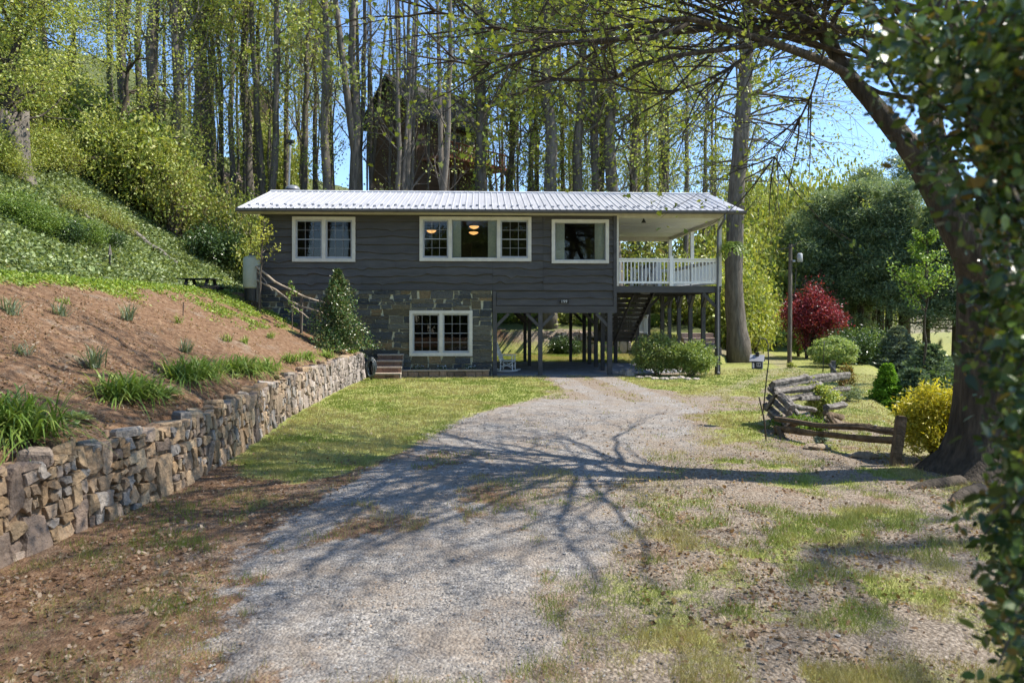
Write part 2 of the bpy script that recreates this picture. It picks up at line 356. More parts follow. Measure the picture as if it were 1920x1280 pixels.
    L.new(math_('ADD', noise(40,5,.7), math_('MULTIPLY', vor.outputs['Distance'], -1.2)), bp.inputs['Height']); L.new(bp.outputs[0], b.inputs['Normal'])
    return m
GROUNDM = ground_material()
build_ground()

def frust(rg, n, d0, d1, pad=.75):    # random ground spots the photo could see, denser nearby
    D = d0*(d1/d0)**rg.random(n); x = D*rg.uniform(-pad, pad, n); return x, D
def scatter_grass():
    rg = R(101)
    x, y = frust(rg, 900000, 3.4, 30, .72); keep = x < 13; x = x[keep]; y = y[keep]
    g, l, s, iv = masks(x, y)
    clump = .35+1.3*sm(fbm(x*4,y*4,77), .4, .68)
    p = (l-.12)*clump*np.clip(y/9,.25,1)*1.0; k = rg.random(len(x)) < p; x = x[k]; y = y[k]; l = l[k]
    wx = wallx(y)
    k = np.abs(x-wx+.2) > .35; x = x[k]; y = y[k]
    rear = R(5); xr = rear.uniform(-3, 8, 30000); yr = rear.uniform(34, 41, 30000); x = np.concatenate([x, xr]); y = np.concatenate([y, yr])
    z = gnd(x, y); N = len(x); P = np.stack([x,y,z-.005],1)
    dirs = rg.normal(size=(N,3))*.45; dirs[:,2] = 1
    dry = sm(fbm(x*.8,y*.8,88)+.25*(fbm(x*4,y*4,89)-.5), .38, .62)[:,None]
    c = np.array([(.23,.29,.075)])*(1-dry)+np.array([(.44,.39,.19)])*dry
    c = c*rg.uniform(.7,1.25,N)[:,None]
    hgt = rg.uniform(.03,.075,N)*(1+.6*(y<9))
    lv = np.stack([P-np.array([.0035,0,0])*np.clip(y/9,.7,3)[:,None], P+np.array([.0035,0,0])*np.clip(y/9,.7,3)[:,None], P+dirs*hgt[:,None]],1)
    mb = MB(); mb.add(lv.reshape(-1,3), np.arange(3*N).reshape(N,3), 0, np.repeat(c,3,0))
    tag(mb.build('grass', GRASSM), 'short patchy spring grass on the lawn and along the gravel drive', 'grass', kind='stuff')
scatter_grass()
def scatter_litter():
    rg = R(102); x, y = frust(rg, 150000, 3.6, 26, .72); k = x < 10; x = x[k]; y = y[k]; g, l, s, iv = masks(x, y)
    on = ((x > 1)|(x < wallx(y)+2.2)) & (np.abs(x-wallx(y)+.1) > .3)
    dens = np.where(x < wallx(y), .7, .35)*sm(fbm(x*1.3,y*1.3,61),.3,.6)+.02
    k = on & (rg.random(len(x)) < dens*(1-.8*g)*(1-.6*l)); x = x[k]; y = y[k]
    P = np.stack([x,y,gnd(x,y)+.018],1)
    mb = MB(); sl = rg.uniform(.02,.055,len(P)); leaves(mb, P, sl, .7, 1.6, np.array([(.32,.23,.15),(.24,.15,.09),(.38,.30,.22),(.17,.1,.06),(.33,.26,.2)]), rg, shape='oval')
    tag(mb.build('leaf_litter', NEEDLE), 'dry fallen leaves scattered over bare soil and thin grass', 'fallen leaves', kind='stuff')
    x, y = frust(rg, 170000, 3.4, 17, .72); g, l, s, iv = masks(x, y); k = (x > wallx(y)+.2)&(rg.random(len(x)) < g*.6+.05*(x>0)); x = x[k]; y = y[k]; N = len(x)
    sz = rg.gamma(3, .0016, N)*np.clip(y/7,1,2); z = gnd(x,y)+sz*.25
    c = np.stack([x,y,z],1); o = np.array([(1,0,0),(0,1,0),(-1,0,0),(0,-1,0),(0,0,.7),(0,0,-.5)]); a = rg.uniform(0,6.3,N)
    st = rg.uniform(.6,1.5,(N,3)); V = o[None]*st[:,None,:]*sz[:,None,None]
    V2 = V.copy(); V2[...,0] = V[...,0]*np.cos(a)[:,None]-V[...,1]*np.sin(a)[:,None]; V2[...,1] = V[...,0]*np.sin(a)[:,None]+V[...,1]*np.cos(a)[:,None]
    V2 += c[:,None,:]; f = np.array([(0,1,4),(1,2,4),(2,3,4),(3,0,4)]); Fc = (np.arange(N)[:,None,None]*6+f[None]).reshape(-1,3)
    gy = rg.uniform(.15,.38,N); cc = np.stack([gy,gy*.96,gy*.91],1); cc[rg.random(N)<.15] *= (1.1,.85,.65)
    mb = MB(); mb.add(V2.reshape(-1,3), Fc, 0, np.repeat(cc,6,0))
    tag(mb.build('loose_gravel', STONE), 'loose grey crushed stones on the gravel drive', 'gravel', kind='stuff')
STONE = M('stone_attr', (.8,.78,.76), (1.15,1.12,1.1), 11, .9, .9, 22, attr=True, c3=(.95,.95,.95))
scatter_litter()
def scatter_ivy():
    rg = R(103); mb = MB()
    N = 330000; x = rg.uniform(-30, -8.5, N); y = rg.uniform(12, 46, N)
    k = (np.abs(x/y) < .73); x = x[k]; y = y[k]; g, l, s, iv = masks(x, y)
    k = rg.random(len(x)) < iv*(.45+.9*sm(fbm(x*.9,y*.9,71),.3,.6)); x = x[k]; y = y[k]; z = gnd(x, y)
    P = np.stack([x,y,z+rg.uniform(0,.2,len(x))],1)
    br = .75+.6*fbm(x*.5,y*.5,15)[:,None]
    leaves(mb, P, .13, .75, 1.1, IVY[rg.integers(0,5,len(x))]*br, rg)
    # bright creeping cover along the crest of the bank
    N = 150000; x = rg.uniform(-14, -7.5, N); y = rg.uniform(6, 27, N); g, l, s, iv = masks(x, y); k = (rg.random(N) < l*1.2)&(x < wallx(y)-2.4); x = x[k]; y = y[k]
    P = np.stack([x,y,gnd(x,y)+rg.uniform(0,.10,len(x))],1); leaves(mb, P, .075, .7, 1.2, np.array([(.26,.36,.05),(.20,.30,.05),(.32,.38,.09),(.15,.23,.04)]), rg)
    tag(mb.build('ivy_ground_cover', LEAF), 'green ivy and creeping plants covering the steep bank left of the house', 'ground cover', kind='stuff')
scatter_ivy()

# ---------------- stone walls ----------------
def clip_poly(poly, n, d):   # keep n.p <= d
    out = []
    for i in range(len(poly)):
        a, b = poly[i], poly[(i+1)%len(poly)]; da = n[0]*a[0]+n[1]*a[1]-d; db = n[0]*b[0]+n[1]*b[1]-d
        if da <= 0: out.append(a)
        if (da < 0) != (db < 0) and abs(da-db) > 1e-12:
            t = da/(da-db); out.append((a[0]+t*(b[0]-a[0]), a[1]+t*(b[1]-a[1])))
    return out
def voronoi(seeds, rect, aspect=1.0):
    cells = []; S = np.array(seeds)*np.array([1, 1/aspect])
    x0,y0,x1,y1 = rect; y0 /= aspect; y1 /= aspect
    for i, p in enumerate(S):
        d = ((S-p)**2).sum(1); idx = np.argsort(d)[1:22]; poly = [(x0,y0),(x1,y0),(x1,y1),(x0,y1)]
        for j in idx:
            q = S[j]; n = q-p; poly = clip_poly(poly, n, (q.dot(q)-p.dot(p))/2)
            if len(poly) < 3: break
        if len(poly) >= 3: cells.append(np.array([(a, c*aspect) for a, c in poly]))
    return cells
def stone_from_poly(mb, poly, gap, depth, TR, rg, col, bevel=.35, tilt=.0):
    c = poly.mean(0); r = np.sqrt(((poly-c)**2).sum(1)).mean()
    if r < gap*1.2: return
    # subdivide the outline so that the edge is uneven
    pts = []
    for i in range(len(poly)):
        a, b = poly[i], poly[(i+1)%len(poly)]; L = np.linalg.norm(b-a)
        if L < gap*.5: continue
        for t in np.linspace(0,1,max(1,int(L/.09)),endpoint=False): pts.append(a+(b-a)*t)
    if len(pts) < 3: return
    p = np.array(pts); k = 1-gap/r; outer = c+(p-c)*k; outer = outer+rg.normal(size=outer.shape)*gap*.22
    mid = c+(outer-c)*(1-bevel*.12); inner = c+(outer-c)*(1-bevel*.55)
    n = len(outer); tx, ty = rg.normal()*tilt, rg.normal()*tilt
    def row(q, d): return np.stack([q[:,0], q[:,1], d+tx*(q[:,0]-c[0])+ty*(q[:,1]-c[1])],1)
    rough = depth*.14
    V = np.concatenate([row(outer,-.05), row(outer,depth*.55), row(mid,depth*.9)+np.c_[np.zeros((n,2)),rg.normal(size=n)*rough*.4], row(inner,depth)+np.c_[np.zeros((n,2)),rg.normal(size=n)*rough*.5], [[c[0],c[1],depth*1.04]]])
    f = []
    for q in range(3):
        for i in range(n): j = (i+1)%n; f.append((q*n+i,q*n+j,q*n+n+j,q*n+n+i))
    f3 = [(3*n+i,3*n+(i+1)%n,4*n) for i in range(n)]
    mb.add(TR(V), f+f3, 0, col)
def stone_wall(name, path, z0f, h, label, cat, seed, cell=.26, depth=.11, thick=.4, pal=None, kindmortar=None, capstones=True, side=1, huge=.18, asp=1.25, fade=0):
    """path: list of (x,y); face looks to the right hand of travel * side"""
    rg = R(seed); P = np.array(path, float); seg = np.linalg.norm(np.diff(P,axis=0),axis=1); S = np.concatenate([[0],np.cumsum(seg)]); Ltot = S[-1]
    def at(s):
        x = np.interp(s,S,P[:,0]); y = np.interp(s,S,P[:,1]); e = .3
        dx = np.interp(np.minimum(s+e,Ltot),S,P[:,0])-np.interp(np.maximum(s-e,0),S,P[:,0]); dy = np.interp(np.minimum(s+e,Ltot),S,P[:,1])-np.interp(np.maximum(s-e,0),S,P[:,1])
        l = np.hypot(dx,dy)+1e-9; return x, y, dy/l*side, -dx/l*side
    def TR(V):
        x, y, nx, ny = at(V[:,0]); bz = z0f(x, y); d = V[:,2]-(V[:,1])*.06
        return np.stack([x+nx*d, y+ny*d, bz+V[:,1]],1)
    hf = lambda s: h*(1+.12*(fbm(s*.7+0.,s*0.+seed,4)-.5))
    mb = MB(); pal = np.array(pal)
    def block(a,b,c,d):
        hh = float(hf(np.array([(a+b)/2]))[0]) if capstones else h; d2 = min(d, hh)
        if d2-c < .05: return
        jx = min(.035,(b-a)*.13); jy = min(.035,(d2-c)*.13); J = lambda: (rg.normal()*jx, rg.normal()*jy)
        pts = []
        cs = [(a,c),(b,c),(b,d2),(a,d2)]
        for i in range(4):
            p = np.array(cs[i]); q = np.array(cs[(i+1)%4]); pts.append(p+J() if rg.random() < .55 else p+(q-p)*rg.uniform(.08,.22)+J()); pts.append((p+q)/2+np.array(J())*.8)
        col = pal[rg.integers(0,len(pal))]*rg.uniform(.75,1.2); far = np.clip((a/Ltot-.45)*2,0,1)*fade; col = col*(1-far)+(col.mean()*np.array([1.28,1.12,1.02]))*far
        stone_from_poly(mb, np.array(pts), rg.uniform(.004,.014), depth*rg.uniform(.55,1.1), TR, rg, col, tilt=.09, bevel=.28)
    def split(a,b,c,d):
        w, hh = b-a, d-c
        if w > cell*1.9 or (w > cell*.75 and w > hh*.8 and rg.random() < .8): t = a+w*rg.uniform(.32,.68); split(a,t,c,d); split(t,b,c,d); return
        if hh > cell*2.3 or (hh > cell*.8 and rg.random() < .72): t = c+hh*rg.uniform(.28,.72); split(a,b,c,t); split(a,b,t,d); return
        block(a,b,c,d)
    s0 = 0.
    while s0 < Ltot-.05: L_ = min(rg.uniform(.5,1.1), Ltot-s0); split(s0,s0+L_,-.05,h+.03); s0 += L_
    # body behind and between the stones
    n = max(12,int(Ltot/.12)); s = np.linspace(0,Ltot,n); rows = []
    for zf, off in ((-.15,.0),(.0,.02),(.35,.0),(.7,.0),(.93,-.02),(.97,-thick*.5),(.9,-thick)):
        V = np.stack([s, np.full(n, zf*h)+ (rg.normal(size=n)*.02 if zf>.8 else 0), off+rg.normal(size=n)*.012],1); rows.append(TR(V))
    V = np.concatenate(rows); k = len(rows); i = np.arange(k-1)[:,None]*n; j = np.arange(n-1)[None,:]; f = np.stack([i+j,i+j+1,i+n+j+1,i+n+j],-1).reshape(-1,4)
    mb.add(V, f, 1)
    for e in (0, n-1): mb.add(V[[e+q*n for q in range(k)]], [tuple(range(k))], 1)
    if capstones:
        s0 = 0
        while s0 < Ltot:
            L = rg.uniform(.18,.5); W = rg.uniform(.2,.42); t = rg.uniform(.04,.10); x, y, nx, ny = [float(a) for a in at(np.array(s0+L/2))]
            z = float(z0f(np.array([x]),np.array([y]))[0])+h*(.95+.04*rg.random())
            m = 7; a = np.sort(rg.uniform(0,2*math.pi,m)); tl = rg.normal(size=2)*.08; yaw = math.atan2(ny,nx)+rg.normal()*.3
            def ring(sc, zz):
                q = np.stack([np.cos(a)*W/2*sc, np.sin(a)*L/2*sc, np.full(m,zz)],1); q[:,2] += q[:,0]*tl[0]+q[:,1]*tl[1]
                return np.stack([x-nx*.13+q[:,0]*math.cos(yaw)-q[:,1]*math.sin(yaw), y-ny*.13+q[:,0]*math.sin(yaw)+q[:,1]*math.cos(yaw), z+q[:,2]],1)
            V = np.concatenate([ring(1,-.03),ring(1.03,t*.6),ring(.88,t)]); f = [tuple(range(2*m,3*m))]
            for q in range(2):
                for i2 in range(m): j2=(i2+1)%m; f.append((q*m+i2,q*m+j2,q*m+m+j2,q*m+m+i2))
            mb.add(V, f, 0, pal[rg.integers(0,len(pal))]*rg.uniform(.8,1.2)*.95); s0 += L*rg.uniform(.8,2.2)
    ob = mb.build(name, [STONE, kindmortar or MUDM], smooth=False); return tag(ob, label, cat)
MUDM = M('dry_mud', (.17,.11,.065), (.36,.25,.16), 7, 1, .9, 20, c3=(.2,.125,.072))
MORTG = M('grey_mortar', (.12,.10,.085), (.28,.25,.21), 7, 1, .6, 20)
TAN = [(.34,.24,.145),(.30,.21,.13),(.28,.205,.14),(.37,.28,.18),(.25,.195,.15),(.22,.20,.18),(.34,.29,.24),(.19,.14,.105),(.33,.23,.14),(.28,.185,.1),(.31,.22,.13),(.29,.20,.12)]
zero = lambda x, y: np.zeros_like(np.asarray(x, float))
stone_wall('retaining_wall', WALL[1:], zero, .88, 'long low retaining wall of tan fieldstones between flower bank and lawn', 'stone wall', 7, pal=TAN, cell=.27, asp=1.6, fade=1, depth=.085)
BW = [(-3.5,41.0),(0,41.2),(3,41.0),(6.5,40.6)]
stone_wall('back_garden_wall', BW, zero, 1.2, 'rough pinkish stone wall across the back lawn seen through the carport', 'stone wall', 8, pal=[(.34,.25,.21),(.42,.35,.31),(.24,.19,.16),(.30,.24,.2)], cell=.5, depth=.2, kindmortar=MORTG, side=1)
# ---------------- the house ----------------
house = thing('house', 'charcoal grey house with white metal roof, stone lower wall, open carport and white railed porch', 'house', tuple(HO), TH)
def hpart(mb, name, mat, parent=None, smooth=False): return mb.build(name, mat, parent or house, smooth)
UL, UC, UR, DEP = -8.95, 3.80, 7.62, 7.2          # left end, right end of the closed part, right end of the porch
UCP = -.70                                        # left edge of the carport
ZB, ZB2, ZT = 3.06, 2.52, 5.80                    # siding bottoms (left, right), wall top
def wrect(px0, px1, py0, py1): m = (px0+px1)/2; return (UU(px0), UU(px1), ZZ(m, py1), ZZ(m, py0))
W1 = wrect(549,667,407,491); W2 = wrect(787,996,407,490); W3 = wrect(1034,1141,412,494); W4 = wrect(768,886,582,667)
hr = R(11)
# live-edge siding
def siding():
    mb = MB(); holes = [(a+.07,b-.07,c+.07,d-.07) for a,b,c,d in (W1,W2,W3)]
    def field(u0, u1, z0, z1, seed, pitch=.30):
        rg = R(seed); n = int(math.ceil((z1-z0)/pitch)); pitch = (z1-z0)/n
        for i in range(n):
            zl = z0+i*pitch; zt = zl+pitch+.07
            cuts = [u0]+sorted(rg.uniform(u0+.8, max(u0+.9,u1-.8), max(0,int((u1-u0)/4.6))))+[u1]
            for a, b in zip(cuts[:-1], cuts[1:]):
                us = np.unique(np.concatenate([np.arange(a+.003, b-.003, .05), [b-.003], [h for H_ in holes for h in (H_[0]-1e-3,H_[0],H_[1],H_[1]+1e-3) if a < h < b]]))
                live = .5 if z1-zl < 1.2 and u0 < 0 else 1.0
                wv = .075*(fbm(us*1.1+rg.uniform(0,99), us*0, seed, 3)-.5)*2+.035*(fbm(us*3.3+rg.uniform(0,99), us*0, seed+1, 2)-.5)*2
                for q in range(rg.poisson((b-a)*.28)):   # knot bumps
                    c = rg.uniform(a,b); wv += rg.choice([-1,1])*.07*np.exp(-((us-c)/.12)**2)
                zlow = np.full(len(us), zl)+(wv-.02)*live if i else np.full(len(us), zl); ztop = np.full(len(us), min(zt, z1))
                ok = np.ones(len(us), bool)
                for ha,hb,hc,hd in holes:
                    ins = (us >= ha)&(us <= hb)
                    for k in np.where(ins)[0]:
                        if ztop[k] <= hc or zlow[k] >= hd: continue
                        if zlow[k] < hc: ztop[k] = min(ztop[k], hc)
                        elif ztop[k] > hd: zlow[k] = max(zlow[k], hd)
                        else: ok[k] = False
                m = len(us); bo = .068+.02*(fbm(us*2+i*7, us*0, seed+9, 2)); 
                V = np.concatenate([np.stack([us, np.full(m,.02), zlow],1), np.stack([us, -bo*.55, zlow+.004],1), np.stack([us, -bo, zlow+.022],1), np.stack([us, np.full(m,-.012), ztop],1)])
                f = [(r*m+k, r*m+k+1, r*m+m+k+1, r*m+m+k) for r in range(3) for k in range(m-1) if ok[k] and ok[k+1]]
                tone = rg.uniform(.85,1.12)
                mb.add(V, f, 0, (tone,tone,tone*1.01))
    field(UL+.1, UCP, ZB, ZT, 1); field(UCP, UU(1018), ZB, ZT, 2); field(UU(1018)+.004, UC-.12, ZB, ZT, 3); field(UCP+.14, UC-.12, ZB2, ZB-.004, 4, .28)
    return hpart(mb, 'siding', M('charcoal_siding', (.060,.057,.052), (.094,.088,.080), 2.5, .75, .35, 26, attr=True, stretch=(.5,1,3)))
siding()
mb = MB()
for u in (UL, UC-.12): mb.box((u, -.095, ZB2-.01 if u > 0 else ZB), (u+.12, .05, ZT))
mb.box((UCP, -.098, ZB2), (UCP+.13, .05, ZB-.004))
mb.box((UL, .0, ZT-.0), (UC, .05, ZT+.12)); mb.box((UL,.05,ZB),(UL+.05,DEP,ZT)); mb.box((UC-.05,.05,ZB2),(UC,DEP,ZT)); mb.box((UL,DEP-.05,ZB2),(UC,DEP,ZT))
hpart(mb, 'corner_trim', CHAR)
# stone wall of the lower floor
def ledgestone():
    mb = MB(); rg = R(21); pal = [(.055,.06,.062),(.07,.073,.068),(.09,.085,.065),(.11,.095,.06),(.045,.05,.052),(.075,.076,.068),(.16,.115,.06),(.06,.063,.06),(.085,.085,.07),(.065,.07,.066)]
    TR = lambda V: np.stack([V[:,0], -V[:,2]-.03, V[:,1]],1)
    h4 = (W4[0]+.05, W4[1]-.05, W4[2]+.05, W4[3]-.05)
    def split(a,b,c,d):
        w, h = b-a, d-c
        if h > .85 or (h > .34 and (rg.random() < .85 or h > .6)) or (h > .2 and rg.random() < .35 and w > .35):
            if w > 1.9*1.3 and h < 1.2 and rg.random() < .6: t = a+w*rg.uniform(.3,.7); split(a,t,c,d); split(t,b,c,d); return
            t = c+h*rg.uniform(.3,.7); split(a,b,c,t); split(a,b,t,d); return
        if w > 1.05 or (w > .5 and rg.random() < .45 and w > h*1.8): t = a+w*rg.uniform(.3,.7); split(a,t,c,d); split(t,b,c,d); return
        j = lambda s: rg.normal()*s
        sk = min(.03, w*.1); p = np.array([(a+j(sk),c),(b+j(sk),c),(b+j(sk),d),(a+j(sk),d)]); p[:,0] = np.clip(p[:,0], a-.03, b+.03)
        col = np.array(pal[rg.integers(0,len(pal))])*rg.uniform(.9,1.5)
        if rg.random() < .25: col = col*.6+np.array((.10,.08,.045))*.5
        stone_from_poly(mb, p, .021, rg.uniform(.018,.05), TR, rg, col, bevel=.12, tilt=.02)
    for r in ((UL,h4[0],0,ZB),(h4[1],UCP-.02,0,ZB),(h4[0],h4[1],0,h4[2]),(h4[0],h4[1],h4[3],ZB)):
        split(*r)
    for r in ((UL,h4[0],0,ZB),(h4[1],UCP-.02,0,ZB),(h4[0],h4[1],0,h4[2]),(h4[0],h4[1],h4[3],ZB)):
        mb.box((r[0],-.03,r[2]),(r[1],.12,r[3]),1)
    mb.box((UCP-.3,.12,0),(UCP-.02,DEP,2.5),1)
    return hpart(mb, 'stone_wall', [STONE, M('pale_mortar', (.42,.40,.27), (.60,.57,.42), 9, .95, .4, 30)])
ledgestone()
# windows
def glassmat():
    m = bpy.data.materials.new('window_glass'); m.use_nodes = True; n = m.node_tree; L = n.links; n.nodes.remove(n.nodes['Principled BSDF'])
    t = n.nodes.new('ShaderNodeBsdfTransparent'); t.inputs[0].default_value = (.8,.82,.77,1); g = n.nodes.new('ShaderNodeBsdfGlossy'); g.inputs['Roughness'].default_value = .02; g.inputs[0].default_value=(1,1,1,1)
    fr = n.nodes.new('ShaderNodeFresnel'); fr.inputs[0].default_value = 1.5; ms = n.nodes.new('ShaderNodeMixShader'); L.new(fr.outputs[0], ms.inputs[0]); L.new(t.outputs[0], ms.inputs[1]); L.new(g.outputs[0], ms.inputs[2])
    L.new(ms.outputs[0], n.nodes['Material Output'].inputs[0]); return m
GLASS = glassmat(); CURT = M('patterned_curtain', (.60,.66,.58), (.88,.86,.74), 14, .9, c3=(.74,.76,.66))
def frame_rect(mb, a,b,c,d, t, y0, y1, bottom=None):
    mb.box((a,y0,d-t),(b,y1,d)); mb.box((a,y0,c),(b,y1,c+(bottom or t))); mb.box((a,y0,c+(bottom or t)),(a+t,y1,d-t)); mb.box((b-t,y0,c+(bottom or t)),(b,y1,d-t))
def window(rect, units, label):
    a,b,c,d = rect; mb = MB(); T = .115; frame_rect(mb, a,b,c,d, T, -.112, .06)
    for u0,u1,k in units[:-1]: mb.box((u1,-.109,c+T),(u1+.12,.06,d-T))
    win = hpart(mb, 'window', CREAM); win['label'] = label
    for u0,u1,k in units:
        z0, z1 = c+T, d-T
        if k == 's':
            mb = MB(); S = .055; zm = (z0+z1)/2
            frame_rect(mb, u0,u1,z0,z1, S, -.055, .02, .07); (mb.box((u0+S,-.04,zm-.014),(u1-S,.015,zm+.014)) if rect[3] > 3 else mb.box((u0+S,-.03,zm-.008),(u1-S,-.01,zm+.008)))
            sash = hpart(mb, 'sash', SASH, win); mg = MB()
            for h in ((z0+.07,zm-.025),(zm+.025,z1-S)):
                for q in (1,2): x = u0+S+(u1-u0-2*S)*q/3; mg.box((x-.008,-.03,h[0]),(x+.008,-.012,h[1]))
                zz = (h[0]+h[1])/2; mg.box((u0+S,-.031,zz-.008),(u1-S,-.013,zz+.008))
            hpart(mg, 'muntin_grid', MUNT, win)
            g = MB(); g.add([(u0+S,-.005,z0+.06),(u1-S,-.005,z0+.06),(u1-S,-.005,z1-S),(u0+S,-.005,z1-S)], [(0,1,2,3)]); hpart(g, 'pane', GLASS, win)
        else:
            mb = MB(); frame_rect(mb, u0,u1,z0,z1,.025,-.05,.02); hpart(mb, 'sash', SASH, win)
            g = MB(); g.add([(u0+.02,-.005,z0+.02),(u1-.02,-.005,z0+.02),(u1-.02,-.005,z1-.02),(u0+.02,-.005,z1-.02)], [(0,1,2,3)]); hpart(g, 'pane', GLASS, win)
            for e0,e1 in ((u0+.02,u0+.02+(u1-u0)*.19),(u1-.02-(u1-u0)*.19,u1-.02)):
                n = 40; us = np.linspace(e0,e1,n); y = .12+.03*np.sin(np.arange(n)*1.25); 
                V = np.concatenate([np.stack([us,y,np.full(n,z0-.1)],1), np.stack([us+.0*y,y*.95,np.full(n,z1+.05)],1)])
                q = MB(); q.add(V, [(i,i+1,n+i+1,n+i) for i in range(n-1)]); hpart(q, 'curtain', CURT, win, True)
    return win
def two(rect):
    a,b,c,d = rect; m = (a+b)/2; return [(a+.115,m-.06,'s'),(m+.06,b-.115,'s')]
window(W1, two(W1), 'wide white double window at the left end of the upper wall')
window(W2, [(W2[0]+.115,UU(841),'s'),(UU(841)+.12,UU(932),'p'),(UU(932)+.12,W2[1]-.115,'s')], 'long white three part window with curtains and lit lamps behind')
window(W3, [(W3[0]+.115,W3[1]-.115,'p')], 'square white picture window with pale curtains')
window(W4, two(W4), 'white double window set in the stone wall')
# rooms behind the glass
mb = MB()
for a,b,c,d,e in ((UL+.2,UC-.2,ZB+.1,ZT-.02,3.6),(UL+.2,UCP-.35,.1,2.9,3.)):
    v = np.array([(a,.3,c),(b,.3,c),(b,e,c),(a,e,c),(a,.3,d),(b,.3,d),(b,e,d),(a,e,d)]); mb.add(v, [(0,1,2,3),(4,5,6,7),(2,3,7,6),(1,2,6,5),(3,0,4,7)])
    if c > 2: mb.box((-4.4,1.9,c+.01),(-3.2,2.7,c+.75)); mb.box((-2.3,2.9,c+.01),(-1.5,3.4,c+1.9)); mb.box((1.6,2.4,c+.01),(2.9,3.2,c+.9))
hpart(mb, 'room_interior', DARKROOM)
LG = M('warm_lamp_glass', (.6,.4,.2), emit=((1,.5,.16),.75))
for px, py, v in ((889,425,1.2),(888,436,2.4),(809,433,2.2)):
    mb = MB(); u = UU(px,v); z = ZZ(px,py,v); a = np.linspace(0,2*math.pi,16,endpoint=False); rows = [(.02,-.09),(.12,-.06),(.19,0),(.17,.02)]
    V = np.concatenate([np.stack([u+r*np.cos(a), v+r*np.sin(a), np.full(16,z+h)],1) for r,h in rows]); mb.add(V, [(q*16+i,q*16+(i+1)%16,q*16+16+(i+1)%16,q*16+16+i) for q in range(3) for i in range(16)]+[tuple(range(16))])
    hpart(mb, 'pendant_light', LG)
